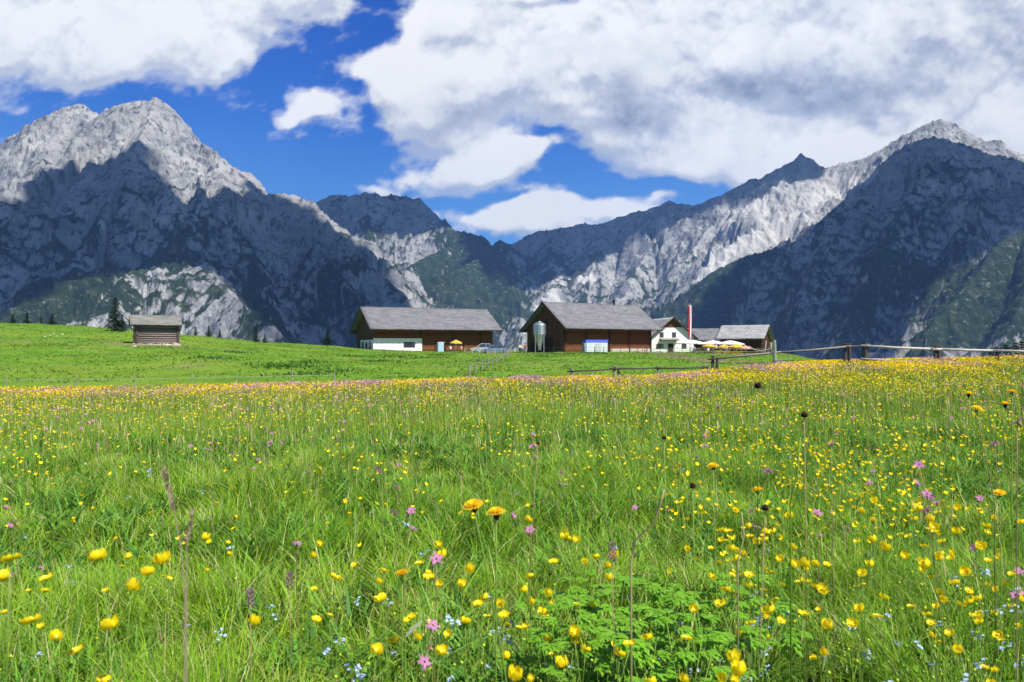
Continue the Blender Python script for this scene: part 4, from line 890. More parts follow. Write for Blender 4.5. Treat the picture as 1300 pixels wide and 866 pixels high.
BEAM=simple('dark_beam',(.055,.034,.022),.85,0,.3,5,.1,bmp=.3)
PLASTER=simple('white_plaster',(.80,.80,.78),.9,0,.03,1.5,.1,bmp=.1,bscale=20)
STONE=simple('pale_stone',(.50,.45,.38),.95,0,.3,4,.1,bmp=.6,bscale=9)
DARKGAP=simple('dark_opening',(.012,.012,.014),.7,0,.2,4)
GLASS=None
def glassmat():
    m,nt,o=newmat('window_glass'); principled(nt,o,(.03,.04,.05),.08,0,None,.8); return m
GLASS=glassmat()
WHITEP=simple('white_paint',(.78,.78,.77),.5,0,.04,5)
GREYWOOD=simple('weathered_grey_wood',(.26,.235,.21),.9,0,.35,5,.1,stretch=(1,1,1),bmp=.5,bscale=14)
DARKWOOD=simple('weathered_dark_wood',(.085,.075,.068),.9,0,.4,6,.1,bmp=.5,bscale=14)
STEEL=simple('galvanised_steel',(.44,.49,.54),.42,.85,.08,3)
def roof_slab(name,mat,a,b,c,d,th,parent,under=None):
    """a-b eave (left to right), c-d ridge (right to left); th thick, below"""
    a,b,c,d=[Vector(p) for p in (a,b,c,d)]; n=(b-a).cross(d-a).normalized()
    if n.z<0: n=-n
    n1,n2=24,10; V=[];U=[];W_=[]; L=(b-a).length; Hh=(d-a).length
    for lay in (0,1):
        for j in range(n2+1):
            for i in range(n1+1):
                s,t=i/n1,j/n2; p=a.lerp(b,s).lerp(d.lerp(c,s),t); sag=.05*math.sin(math.pi*s)*math.sin(math.pi*t)+.02*math.sin(i*2.3+j)
                V.append(p-n*(lay*th)-Vector((0,0,sag))); U.append(s*L); W_.append(t*Hh)
    Fc=[]; k=(n1+1)*(n2+1)
    for j in range(n2):
        for i in range(n1):
            q=j*(n1+1)+i; Fc.append((q,q+1,q+n1+2,q+n1+1)); Fc.append((k+q,k+q+n1+1,k+q+n1+2,k+q+1))
    for i in range(n1):
        q=i; Fc.append((q,k+q,k+q+1,q+1)); q=n2*(n1+1)+i; Fc.append((q,q+1,k+q+1,k+q))
    for j in range(n2):
        q=j*(n1+1); Fc.append((q,q+n1+1,k+q+n1+1,k+q)); q+=n1; Fc.append((q,k+q,k+q+n1+1,q+n1+1))
    me=mesh_np(name,[tuple(v) for v in V],[np.array(Fc)],[mat],False,attrs={'u':U,'v':W_}); return link(name,me,parent)
def window(parent,x,y,z,w,h,face='front',shutter=False,fm=None,name='window',depth=.06,side=1):
    """window in a wall whose outside is -y ('front') or -x / +x ('side')"""
    def P(u,v,zz): return (x+u,y+v,z+zz) if face=='front' else (x+v,y+u,z+zz)
    def bx(mb,u0,u1,v0,v1,z0,z1):
        p,q=P(u0,v0,z0),P(u1,v1,z1); return mb.box(tuple(map(min,p,q)),tuple(map(max,p,q)))
    sg=-1 if side>0 else 1
    fr=MB(); t=.07
    for u0,u1,z0,z1 in ((-w/2,w/2,0,t),(-w/2,w/2,h-t,h),(-w/2,-w/2+t,t,h-t),(w/2-t,w/2,t,h-t),(-.025,.025,t,h-t)): bx(fr,u0,u1,sg*.06,sg*-.01,z0,z1)
    f=fr.build(name,fm or WHITEP,parent); pn=MB(); bx(pn,-w/2+.01,w/2-.01,sg*.03,sg*.0,.01,h-.01); pn.build('pane',GLASS,f); return f
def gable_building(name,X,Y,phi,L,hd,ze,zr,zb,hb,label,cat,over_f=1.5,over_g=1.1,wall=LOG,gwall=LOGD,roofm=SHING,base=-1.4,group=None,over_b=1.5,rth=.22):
    """front-left eave corner at X,Y; ridge along local x"""
    root=empty(name,(X,Y,0),phi,label=label,cat=cat,group=group)
    sf=(zr-ze)/hd; sb=(zr-zb)/hb
    y0,y1=over_f,hd+hb-over_b; x0,x1=over_g,L-over_g; th=rth
    zf=ze+sf*y0-th*1.15; zk=zb+sb*over_b-th*1.15; zt=zr-th*1.15
    w=MB()
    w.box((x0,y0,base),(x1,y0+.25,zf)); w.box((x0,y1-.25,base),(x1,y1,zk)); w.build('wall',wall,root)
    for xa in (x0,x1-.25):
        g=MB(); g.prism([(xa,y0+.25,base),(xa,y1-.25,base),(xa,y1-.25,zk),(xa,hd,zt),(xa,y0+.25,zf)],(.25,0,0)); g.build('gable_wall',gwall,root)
    r=roof_slab('roof',roofm,(0,0,ze),(L,0,ze),(L,hd,zr),(0,hd,zr),th,root)
    roof_slab('roof',roofm,(L,hd+hb,zb),(0,hd+hb,zb),(0,hd+.0,zr-.002),(L,hd+.0,zr-.002),th,root)
    rk=MB()                                             # rafters under the overhang and rake boards
    for xa in (-.04,L-.02):
        rk.prism([(xa,-.03,ze-th-.08),(xa,hd,zr-th-.08),(xa,hd,zr+.02),(xa,-.03,ze+.02)],(.06,0,0)); rk.prism([(xa,hd,zr-th-.08),(xa,hd+hb,zb-th-.08),(xa,hd+hb,zb+.02),(xa,hd,zr+.02)],(.06,0,0))
    rk.build('rake_board',DARKWOOD,root)
    n=int(L/1.1); rf=MB()
    for i in range(n+1):
        xa=.15+(L-.4)*i/n; rf.prism([(xa,.08,ze-th-.02+.08*sf),(xa,y0,zf-.0),(xa,y0,zf-.16),(xa,.08,ze-th-.18+.08*sf)],(.12,0,0))
    rf.build('rafters',BEAM,root)
    pl=MB()
    for t in (0.5,):
        for yy,zz in ((hd,zt-.3),(y0+.2,zf-.25),(y1-.3,zk-.25)): pl.box((.1,yy-.1,zz-.12),(x0,yy+.1,zz+.12)); pl.box((x1,yy-.1,zz-.12),(L-.1,yy+.1,zz+.12))
    pl.build('purlin',BEAM,root)
    return root,dict(y0=y0,y1=y1,x0=x0,x1=x1,zf=zf,zt=zt,hd=hd,L=L,ze=ze,zr=zr,ov=over_f)
# ------------------------------------------------------------------ long barn with the white ground floor
def long_barn():
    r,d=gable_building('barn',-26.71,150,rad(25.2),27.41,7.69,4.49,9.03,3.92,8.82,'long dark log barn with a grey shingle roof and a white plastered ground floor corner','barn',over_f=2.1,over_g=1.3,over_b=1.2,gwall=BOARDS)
    x0,y0=d['x0'],d['y0']
    a=MB(); a.box((x0-.18,y0-.18,-1.3),(x0+9.6,y0-.02,2.75)); a.box((x0-.18,y0-.02,-1.3),(x0-.02,y0+9.5,2.45)); a.build('plastered_wall',PLASTER,r)
    window(r,x0+7.0,y0-.19,1.0,2.3,1.0,fm=BEAM)
    for k,yy in enumerate((2.1,7.6)):                          # arched openings in the plastered end
        m=MB(); pts=[(x0-.20,y0+yy-.75,.1),(x0-.20,y0+yy+.75,.1),(x0-.20,y0+yy+.75,1.4)]+[(x0-.20,y0+yy+.75*math.cos(a_),1.4+.75*math.sin(a_)) for a_ in [math.pi*i/10 for i in range(1,10)]]+[(x0-.20,y0+yy-.75,1.4)]
        m.prism(pts,(-.05,0,0)); w_=m.build('window',BEAM,r); g=MB()
        g.prism([(p[0]-.052,y0+yy+(p[1]-y0-yy)*.85,.2+(p[2]-.1)*.93) for p in pts],(-.02,0,0)); g.build('pane',GLASS,w_)
    dd=MB().box((x0-.24,y0+4.2,-.6),(x0-.19,y0+5.3,1.9)).build('door',BEAM,r)
    m=MB()
    for xx in (10.6,17.2,23.3): m.box((xx,y0-.10,-1),(xx+.22,y0-.003,d['zf']-.05))
    m.build('post_strips',BEAM,r)
    MB().box((13.6,y0-.07,-.6),(16.2,y0-.005,2.2)).build('door',LOGD,r)
    MB().box((19.2,y0-.08,.7),(20.0,y0-.005,1.4)).build('shutter',BEAM,r)
    MB().box((0.4,16.3,3.62),(1.0,16.7,3.72)).build('gutter_end',STEEL,r)
    return r
LB=long_barn()
# ------------------------------------------------------------------ gabled barn with the silo
def big_barn():
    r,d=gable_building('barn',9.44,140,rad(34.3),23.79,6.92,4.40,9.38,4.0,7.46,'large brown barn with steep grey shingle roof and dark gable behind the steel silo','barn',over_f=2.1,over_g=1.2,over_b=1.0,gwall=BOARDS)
    x0,y0=d['x0'],d['y0']
    MB().box((x0+11.0,y0-.14,-1.3),(d['x1']+.02,y0-.012,.75)).build('stone_base',STONE,r)
    m=MB()
    for xx in (x0+.05,x0+5,x0+10.6,x0+15.6,d['x1']-.3): m.box((xx,y0-.2,-1),(xx+.26,y0-.145,d['zf']-.05))
    m.build('post_strips',BEAM,r)
    MB().box((x0-.07,y0+3.3,-1),(x0-.005,y0+7.4,2.9)).build('barn_door',BEAM,r)
    MB().box((x0-.07,y0+8.6,-1),(x0-.005,y0+9.8,1.9)).build('door',DARKGAP,r)
    MB().box((x0-.08,y0+4.6,5.0),(x0-.005,y0+5.8,6.1)).build('loft_hatch',BEAM,r)
    c=MB().box((17.2,d['hd']-.2,9.0),(17.55,d['hd']+.15,10.15)); c.box((17.1,d['hd']-.3,10.15),(17.65,d['hd']+.25,10.22)); c.build('chimney',BEAM,r)
    return r
BB=big_barn()
# ------------------------------------------------------------------ white inn: gable to the meadow
def inn():
    D=157.0; s=D/F; xr=(855.5-650)*s; a=rad(9)
    r=empty('inn',(xr,D,0),a,label='white plastered inn with a brown boarded gable facing the meadow',cat='inn')
    zr=CAMZ+37.5*s; hw=5.15; pit=.84; ze=zr-hw*pit; Ln=20.; ov=.6; th=.2
    wl=MB(); w=4.35; zw=zr-th*1.3-w*pit
    wl.prism([(-w,ov,-1.2),(w,ov,-1.2),(w,ov,zw),(1.9,ov,zr-th*1.3-1.9*pit),(-1.9,ov,zr-th*1.3-1.9*pit),(-w,ov,zw)],(0,.3,0))
    wl.box((-w,ov+.3,-1.2),(-w+.3,Ln-1,zw)); wl.box((w-.3,ov+.3,-1.2),(w,Ln-1,zw)); wl.box((-w+.3,Ln-1.3,-1.2),(w-.3,Ln-1,zw)); wl.build('wall',PLASTER,r)
    z1=zr-th*1.3-1.9*pit
    MB().prism([(-2.1,ov-.05,z1-.16),(2.1,ov-.05,z1-.16),(0,ov-.05,zr-th*1.3)],(0,.12,0)).build('boarded_gable',BOARDS,r)
    roof_slab('roof',SHINGL,(-hw,Ln,ze),(-hw,0,ze),(0,0,zr),(0,Ln,zr),th,r)
    roof_slab('roof',SHING,(hw,0,ze),(hw,Ln,ze),(0,Ln,zr-.002),(0,0,zr-.002),th,r)
    rk=MB()
    for sg in (-1,1): rk.prism([(sg*hw,-.05,ze-th-.1),(0,-.05,zr-th-.1),(0,-.05,zr+.03),(sg*hw,-.05,ze+.03)],(0,.05,0))
    rk.build('rake_board',BEAM,r)
    window(r,-2.3,ov-.01,3.0,.75,.95,fm=BEAM); window(r,.25,ov-.01,3.0,.75,.95,fm=BEAM)
    window(r,-2.7,ov-.01,.75,1.15,.9,fm=BEAM); window(r,2.35,ov-.01,.75,.95,.9,fm=BEAM)
    dd=MB().box((-1.0,ov-.06,-.6),(.1,ov-.005,1.75)).build('door',BEAM,r); MB().box((-.05,ov-.12,.5),(.02,ov-.065,.6)).build('handle',STEEL,dd)
    sh=MB()
    for xx,zz,ww in ((-3.42,.7,.12),(-2.0,.7,.12)): sh.box((xx,ov-.05,zz),(xx+.1,ov-.004,zz+1.0))
    sh.build('shutter',GREYWOOD,r)
    b=MB().box((-2.6,-.35,2.32),(.9,ov-.005,2.42)); b.prism([(-2.7,-.5,2.44),(1.0,-.5,2.44),(1.0,ov-.01,2.75),(-2.7,ov-.01,2.75)],(0,0,.06)); b.build('porch_canopy',GREYWOOD,r)
    c=MB().box((3.2,7.0,3.4),(3.9,7.7,6.3)); c.box((3.1,6.9,6.3),(4.0,7.8,6.42)); c.build('chimney',STONE,r)
    MB().box((-3.3,ov-.35,4.35),(-2.7,ov-.02,4.6)).build('floodlight',WHITEP,r)
inn()
# low wing between the inn and the end barn
def wing():
    D=168.; s=D/F
    r=empty('lodge_wing',((868-650)*s,D-3,0),rad(-4),label='low wing with a plain grey roof between the white inn and the pale roofed barn',cat='building')
    L=8.6; zr=CAMZ+23.2*s; ze=CAMZ+8*s
    MB().box((0,1.0,-1.2),(L,1.3,ze+.2)).box((0,1.3,-1.2),(.3,8,ze+.2)).box((L-.3,1.3,-1.2),(L,8,ze+.2)).build('wall',LOGD,r)
    roof_slab('roof',SHING,(0,0,ze),(L,0,ze),(L,4.6,zr),(0,4.6,zr),.2,r); roof_slab('roof',SHING,(L,9.2,ze),(0,9.2,ze),(0,4.6,zr-.003),(L,4.6,zr-.003),.2,r)
    MB().box((1,.93,.3),(2.2,.995,1.3)).build('window',GLASS,r)
wing()
def end_barn():
    k=150/128.
    r,d=gable_building('barn',32.61*k,150,rad(-32.7),7.85*k,3.14*k,1.15+1.25*k,1.15+3.46*k,1.15+.0*k,4.20*k,'small end barn with a bright pale roof sloping towards the terrace','barn',over_f=.9,over_g=.7,over_b=.7,wall=LOGD,gwall=LOGD,roofm=SHINGL,rth=.16)
    L=d['L']
    b=MB().box((L-.7,2.2,1.0),(L+.5,5.4,1.12)); b.box((L+.44,2.2,1.12),(L+.5,5.4,1.9)); b.build('balcony',GREYWOOD,r)
    b=MB(); b.tube([(L+.1,-.4,-.9),(L+.1,.9,2.2)],.07,6); b.tube([(L+.3,5.6,-1),(L+.3,5.6,2.4)],.07,6); b.tube([(L-2.6,-.7,1.2),(L-1.6,-.75,.55),(L-.4,-.7,.38),(L+.6,-.4,.55),(L+1.2,0,.9)],.08,6); b.tube([(L+1.2,-.2,2.0),(L+1.5,-.1,-1)],.07,6); b.build('pale_braces',simple('pale_wood',(.50,.46,.38),.8,0,.2,5),r)
    t=MB().tube([(3.9,d['hd'],d['zr']-.1),(3.9,d['hd'],d['zr']+.75)],.03,5); t.tube([(3.6,d['hd'],d['zr']+.55),(4.2,d['hd'],d['zr']+.55)],.025,5); t.build('antenna',STEEL,r)
end_barn()
# ------------------------------------------------------------------ log hut on the pasture
def log_hut():
    D=93.; s=D/F; phi=rad(28); L=5.4; hd=2.55; ze=3.74; zr=4.95
    X=-44.4
    r=empty('log_hut',(X,D,0),phi,label='weathered log hay hut with a grey shingle roof on the green hillside',cat='hut')
    zg=gz1(X+2.5,D+2)
    W_=woodmat('silver_log',(.17,.14,.13),(.27,.225,.21),board=.26); Wd=woodmat('dark_log_end',(.13,.095,.075),(.18,.13,.10),board=.26)
    x0,x1,y0,y1=.55,L-.35,.75,2*hd-.55; z=zg+.22; w=MB(); w2=MB(); i=0
    while z<ze-.30:
        rr=.125+.01*math.sin(i*3); 
        w.tube([(x0-.28+.05*math.sin(i),y0,z+rr),(x1+.25+.05*math.cos(i*2),y0,z+rr)],rr,8); w.tube([(x0-.2,y1,z+rr),(x1+.2,y1,z+rr)],rr,8)
        w2.tube([(x0,y0-.28,z+rr+.12),(x0,y1+.25,z+rr+.12)],rr*.95,8); w2.tube([(x1,y0-.25,z+rr+.12),(x1,y1+.25,z+rr+.12)],rr*.95,8)
        z+=.265; i+=1
    w.build('log_wall',W_,r,True); w2.build('log_side',Wd,r,True)
    g=MB()
    for xa in (x0-.06,x1-.06): g.prism([(xa,y0,ze-.3),(xa,y1,ze-.3),(xa,hd,zr-.2)],(.12,0,0))
    g.box((x0+.1,y0+.12,zg),(x1-.1,y0+.16,ze)); g.build('gable_boards',DARKWOOD,r)
    st=MB(); random.seed(5)
    for k in range(34):
        cx=x0-.3+(x1-x0+.5)*k/33; sz=R_(.10,.19); M=Matrix.Translation((cx,y0+R_(-.22,.02),zg+R_(.0,.12)))@Euler((R_(0,3),R_(0,3),R_(0,3))).to_matrix().to_4x4()
        st.box((-sz,-sz*.7,-sz*.6),(sz,sz*.7,sz*.6),0,M)
    st.build('stone_footing',STONE,r)
    SH=shinglemat('mossy_shingle',(.19,.19,.175),(.26,.255,.23))
    roof_slab('roof',SH,(-.1,0,ze),(L,0,ze),(L,hd,zr),(-.1,hd,zr),.12,r); roof_slab('roof',SH,(L,2*hd,ze),(-.1,2*hd,ze),(-.1,hd,zr-.003),(L,hd,zr-.003),.12,r)
    rk=MB()
    for xa in (-.16,L+.0): rk.prism([(xa,-.05,ze-.16),(xa,hd,zr-.16),(xa,hd,zr+.06),(xa,-.05,ze+.06)],(.06,0,0)); rk.prism([(xa,hd,zr-.16),(xa,2*hd,ze-.16),(xa,2*hd,ze+.06),(xa,hd,zr+.06)],(.06,0,0))
    rk.build('rake_board',GREYWOOD,r)
log_hut()
# ------------------------------------------------------------------ silo, vehicles, furniture
def silo():
    D=141.5; x=(685-650)*D/F; z0=gz1(x,D)
    r=empty('silo',(x,D,z0),0,label='shiny steel feed silo with a cone bottom standing before the barn gable',cat='silo')
    R=1.1; zc=CAMZ+(440-424)*D/F-z0; zt=CAMZ+(440-413)*D/F-z0
    prof=[(R*1.0,zc)]
    for i in range(9):
        z=zc+(zt-zc)*i/8; prof+=[(R,z),(R*1.012,z+.02),(R,z+.04)]
    MB().lathe(prof,28).build('cylinder',STEEL,r,True)
    MB().lathe([(R*1.03,zt+.02),(R*.9,zt+.22),(R*.55,zt+.48),(.22,zt+.62),(.22,zt+.72),(.0001,zt+.73)],28).build('dome',STEEL,r,True)
    MB().lathe([(R,zc),(.18,.75),(.18,.55),(.0001,.55)],28).build('hopper_cone',STEEL,r,True)
    for k in range(4):
        a=math.pi/4+k*math.pi/2; MB().tube([(R*.98*math.cos(a),R*.98*math.sin(a),-.3),(R*.98*math.cos(a),R*.98*math.sin(a),zc+.9)],.06,6).build('leg',STEEL,r)
    l=MB(); l.tube([(-.2,-R-.12,.3),(-.2,-R-.12,zt+.2)],.03,5); l.tube([(.2,-R-.12,.3),(.2,-R-.12,zt+.2)],.03,5)
    for k in range(16): l.tube([(-.2,-R-.12,.5+k*.3),(.2,-R-.12,.5+k*.3)],.018,4)
    l.build('ladder',STEEL,r)
silo()
def sc(pxx,D): return (pxx-650)*D/F
BLUET=simple('blue_tarpaulin',(.012,.05,.62),.5,0,.12,3); LBLUE=simple('pale_blue_panel',(.50,.66,.78),.5,0,.05,3)
def container():
    D=136.; x=sc(756,D); z=gz1(x,D); r=empty('storage_box',(x,D,z),rad(9),label='pale storage box with a bright blue cover in front of the large barn',cat='container')
    b=MB().box((-1.85,-1,.05),(1.85,1,1.75))
    for k in range(9): b.box((-1.8+k*.45-.02,-1.03,.1),(-1.8+k*.45+.02,-1.002,1.7))
    b.build('body',simple('white_panel',(.66,.70,.74),.6,0,.06,2),r)
    MB().prism([(-1.95,-1.08,1.755),(-1.95,1.08,1.755),(-1.95,.9,2.12),(-1.95,-.95,2.12)],(3.9,0,0)).build('cover',BLUET,r)
    MB().box((-.2,-1.06,.1),(.7,-1.035,1.5)).build('door',simple('grey_panel',(.5,.53,.56),.6),r)
    MB().box((-2.2,-.95,.05),(-1.87,.6,1.6)).build('side_rack',simple('blue_grey_panel',(.25,.33,.40),.6),r)
container()
def toilet_cabin():
    D=147.5; x=sc(559,D); z=gz1(x,D); r=empty('cabin',(x,D,z),rad(20),label='narrow pale blue cabin with a white roof against the long barn wall',cat='cabin')
    MB().box((-.5,-.5,0),(.5,.5,1.75)).build('body',LBLUE,r); MB().prism([(-.56,-.56,1.755),(.56,-.56,1.755),(.56,.56,1.755),(-.56,.56,1.755)],(0,0,.12)).build('roof',WHITEP,r)
    MB().box((-.36,-.54,.1),(.36,-.505,1.62)).build('door',simple('cabin_door',(.36,.55,.70),.5),r)
    MB().box((.5,-.4,-.1),(.95,.4,2.0)).build('side_screen',LOGD,r)
toilet_cabin()
def carpaint(name,c):
    m,nt,o=newmat(name); p=principled(nt,o,c,.28,.35,None,.6); p.inputs['Coat Weight'].default_value=.6; return m
RUBBER=simple('tyre_rubber',(.02,.02,.02),.85); LAMP=simple('lamp_glass',(.75,.75,.72),.15,0,.02,10,.8); RLAMP=simple('rear_lamp_glass',(.35,.01,.01),.2,0,.02,10,.8)
def car(x,D,rz,paint,label,estate=False,Ln=4.2,Hh=1.48):
    z=gz1(x,D); r=empty('car',(x,D,z),rz,label=label,cat='car',group='cars parked by the long barn')
    hl=Ln/2; W2=.86
    low=[(-hl,.42),(-hl+.04,.72),(-hl+.55,.86),(-hl+1.15,.93)]+([(hl-.12,.98)] if estate else [(hl-.25,.98)])+[(hl,.80),(hl-.02,.40),(hl-.2,.24),(-hl+.2,.24)]
    b=MB(); n=len(low)
    secs=[(-W2,.93),(-W2*.98+.0,.98),(-W2*.9,1.0),(W2*.9,1.0),(W2*.98,.98),(W2,.93)]
    for wy,k in secs:
        for px_,pz in low: b.v.append((px_*k,wy*.998,.24+(pz-.24)*(.94+.06*k)))
    for s_ in range(len(secs)-1):
        for i in range(n): b.f.append((s_*n+i,s_*n+(i+1)%n,(s_+1)*n+(i+1)%n,(s_+1)*n+i)); b.m.append(0)
    b.f.append(tuple(range(n))); b.m.append(0); b.f.append(tuple((len(secs)-1)*n+i for i in range(n))[::-1]); b.m.append(0)
    b.build('body',paint,r,False)
    top=[(-hl+1.15,.93),(-hl+1.85,Hh-.04),(-hl+2.35,Hh),(hl-1.0,Hh-.03)]+([(hl-.35,Hh-.12),(hl-.12,.98)] if estate else [(hl-.75,Hh-.12),(hl-.25,.98)])
    def shell(sc_,mb,pts,inn):
        nn=len(pts)
        for sg in (-1,1):
            for px_,pz in pts:
                t=(pz-.93)/(Hh-.93); mb.v.append((px_,sg*(W2*.97-.17*t-inn),pz))
        mb.f+= [(i,i+1,nn+i+1,nn+i) for i in range(nn-1)]+[tuple(range(nn)),tuple(range(nn,2*nn))[::-1]]; mb.m+=[0]*(nn+1)
    g=MB(); shell(1,g,top,0); g.build('windows',GLASS,r)
    rf=MB(); zr=Hh
    rf.add([(-hl+1.8,-W2*.8,Hh-.05),(hl-.72,-W2*.8,Hh-.09),(hl-.72,W2*.8,Hh-.09),(-hl+1.8,W2*.8,Hh-.05),(-hl+1.95,-W2*.74,Hh+.012),(hl-.85,-W2*.74,Hh-.01),(hl-.85,W2*.74,Hh-.01),(-hl+1.95,W2*.74,Hh+.012)],[(0,1,2,3),(4,5,6,7),(0,1,5,4),(1,2,6,5),(2,3,7,6),(3,0,4,7)])
    for sg in (-1,1):
        for p0,p1 in (((-hl+1.15,.93),(-hl+1.87,Hh-.03)),((-hl+2.75,.95),(-hl+2.72,Hh-.02)),((hl-.2,.97),(hl-.75,Hh-.08))):
            f_=lambda p:(p[0],sg*(W2*.975-.17*(p[1]-.93)/(Hh-.93)),p[1]); rf.tube([f_(p0),f_(p1)],.035,5)
    rf.build('roof',paint,r)
    for sx in (-hl+.82,hl-.85):
        for sy in (-1,1):
            w=MB(); 
            w.lathe([(.20,-.1),(.30,-.1),(.315,-.06),(.315,.06),(.30,.1),(.20,.1)],18); rotate(w,Matrix.Translation((sx,sy*.78,.315))@Euler((rad(90),0,0)).to_matrix().to_4x4()); wo=w.build('wheel',RUBBER,r,True)
            h=MB().lathe([(.0001,-.06),(.2,-.08),(.2,.08),(.0001,.06)],14); rotate(h,Matrix.Translation((sx,sy*.78,.315))@Euler((rad(90),0,0)).to_matrix().to_4x4()); h.build('rim',STEEL,wo,True)
    for sy in (-1,1):
        MB().box((-hl-.01,sy*.62-.17,.62),(-hl+.12,sy*.62+.17,.76)).build('headlight',LAMP,r); MB().box((hl-.10,sy*.68-.12,.70),(hl+.01,sy*.68+.12,.92)).build('rear_light',RLAMP,r)
        MB().box((-hl+1.35,sy*.95-.09,.92),(-hl+1.5,sy*.95+.09,1.05)).build('mirror',paint,r)
    return r
car(sc(612,143.5),143.5,rad(8),carpaint('silver_paint',(.55,.60,.64)),'silver hatchback parked by the barn wall, behind the blue estate',Ln=4.2,Hh=1.62)
car(sc(627,138.8),138.8,rad(6),carpaint('blue_grey_paint',(.20,.27,.42)),'blue-grey estate car parked nearest the fence',True,4.5,1.42)
# ------------------------------------------------------------------ parasols and terrace
YCAN=simple('yellow_canvas',(.80,.55,.09),.8,0,.08,3,.1,.3); WCAN=simple('white_canvas',(.85,.85,.86),.8,0,.03,3,.1,.3); PCAN=simple('faded_pink_canvas',(.72,.42,.36),.8,0,.08,3,.1,.3)
def parasol(px,D,y_top,rd,mat,label,drop=.5,n=8):
    x=sc(px,D); z=gz1(x,D); zt=CAMZ+(HZ-y_top)*D/F; h=zt-z
    r=empty('parasol',(x,D,z),R_(0,1),label=label,cat='parasol',group='parasols on the terraces')
    MB().tube([(0,0,0),(0,0,h+.06)],.035,6).build('pole',WHITEP,r)
    MB().lathe([(.0001,.0),(.28,.0),(.28,.07),(.05,.1),(.04,.3)],12).build('base',GREYWOOD,r)
    c=MB()
    for k in range(n):
        a0,a1=k*2*math.pi/n,(k+1)*2*math.pi/n; am=(a0+a1)/2
        def P(a,rr,zz): return (rr*math.cos(a),rr*math.sin(a),zz)
        m=8; V=[P(a0,.03,h)]
        rows=[[P(a0,.03,h),P(am,.03,h),P(a1,.03,h)]]
        for j in range(1,m+1):
            t=j/m; zz=h-drop*(t**1.25); rows.append([P(a0,rd*t,zz),P(am,rd*t*.94,zz-.035*t),P(a1,rd*t,zz)])
        rows.append([P(a0,rd*1.0,h-drop-.16),P(am,rd*.94,h-drop-.2),P(a1,rd*1.0,h-drop-.16)])
        V=[p for q in rows for p in q]; c.add(V,[(i*3+k2,i*3+k2+1,(i+1)*3+k2+1,(i+1)*3+k2) for i in range(len(rows)-1) for k2 in range(2)])
    c.build('canopy',mat,r)
    rb=MB()
    for k in range(n):
        a=k*2*math.pi/n; rb.tube([(0,0,h-drop*.9),(rd*.6*math.cos(a),rd*.6*math.sin(a),h-drop*.62)],.012,4)
    rb.build('ribs',STEEL,r)
parasol(579,142.,431.6,1.15,YCAN,'yellow parasol over the table beside the long barn')
parasol(877,146.,431.3,2.9,WCAN,'large white parasol beside the flagpole at the inn',.62)
parasol(905,147.,432.0,2.7,WCAN,'large white parasol in the middle of the terrace',.62)
parasol(927,145.,432.2,2.7,WCAN,'large white parasol closest to the pale roofed barn',.62)
parasol(900,137.,436.6,1.25,YCAN,'yellow parasol under the middle white ones',.4); parasol(919,136.,437.2,1.15,YCAN,'yellow parasol between two white ones on the terrace',.45)
parasol(935,135.,436.6,1.5,YCAN,'yellow parasol next to the faded pink one',.5); parasol(946,134.,438.4,1.0,PCAN,'faded pink parasol at the terrace end',.5)
TABLEW=simple('table_wood',(.30,.19,.10),.7,0,.2,6,.2)
def table(px,D,rz,label):
    x=sc(px,D); z=gz1(x,D); r=empty('picnic_table',(x,D,z),rz,label=label,cat='table',group='wooden tables on the terraces')
    t=MB()
    for k in range(5): t.box((-.9,-.35+k*.145,.72),(.9,-.35+k*.145+.13,.76))
    t.build('tabletop',TABLEW,r)
    for sy in (-1,1): MB().box((-.9,sy*.68-.13,.42),(.9,sy*.68+.13,.46)).build('bench',TABLEW,r)
    for sx in (-1,1):
        l=MB(); l.box((sx*.62-.04,-.7,.36),(sx*.62+.04,.7,.42)); l.tube([(sx*.62,-.55,0),(sx*.62,-.2,.72)],.04,5); l.tube([(sx*.62,.55,0),(sx*.62,.2,.72)],.04,5); l.build('leg_frame',TABLEW,r)
for px,D,rz,lb in ((572,141,.2,'wooden table in the shade by the long barn, beside the yellow parasol'),(586,140.5,.5,'wooden table with benches between the yellow parasol and the cars'),(884,139,.1,'wooden table under the large parasol by the flagpole'),(899,135.5,-.2,'wooden table under the yellow parasol in the middle of the terrace'),(920,134.6,.1,'wooden table under the yellow parasol by the terrace railing'),(936,133.5,.2,'wooden table under the yellow parasol next to the pink one')):
    table(px,D,rz,lb)
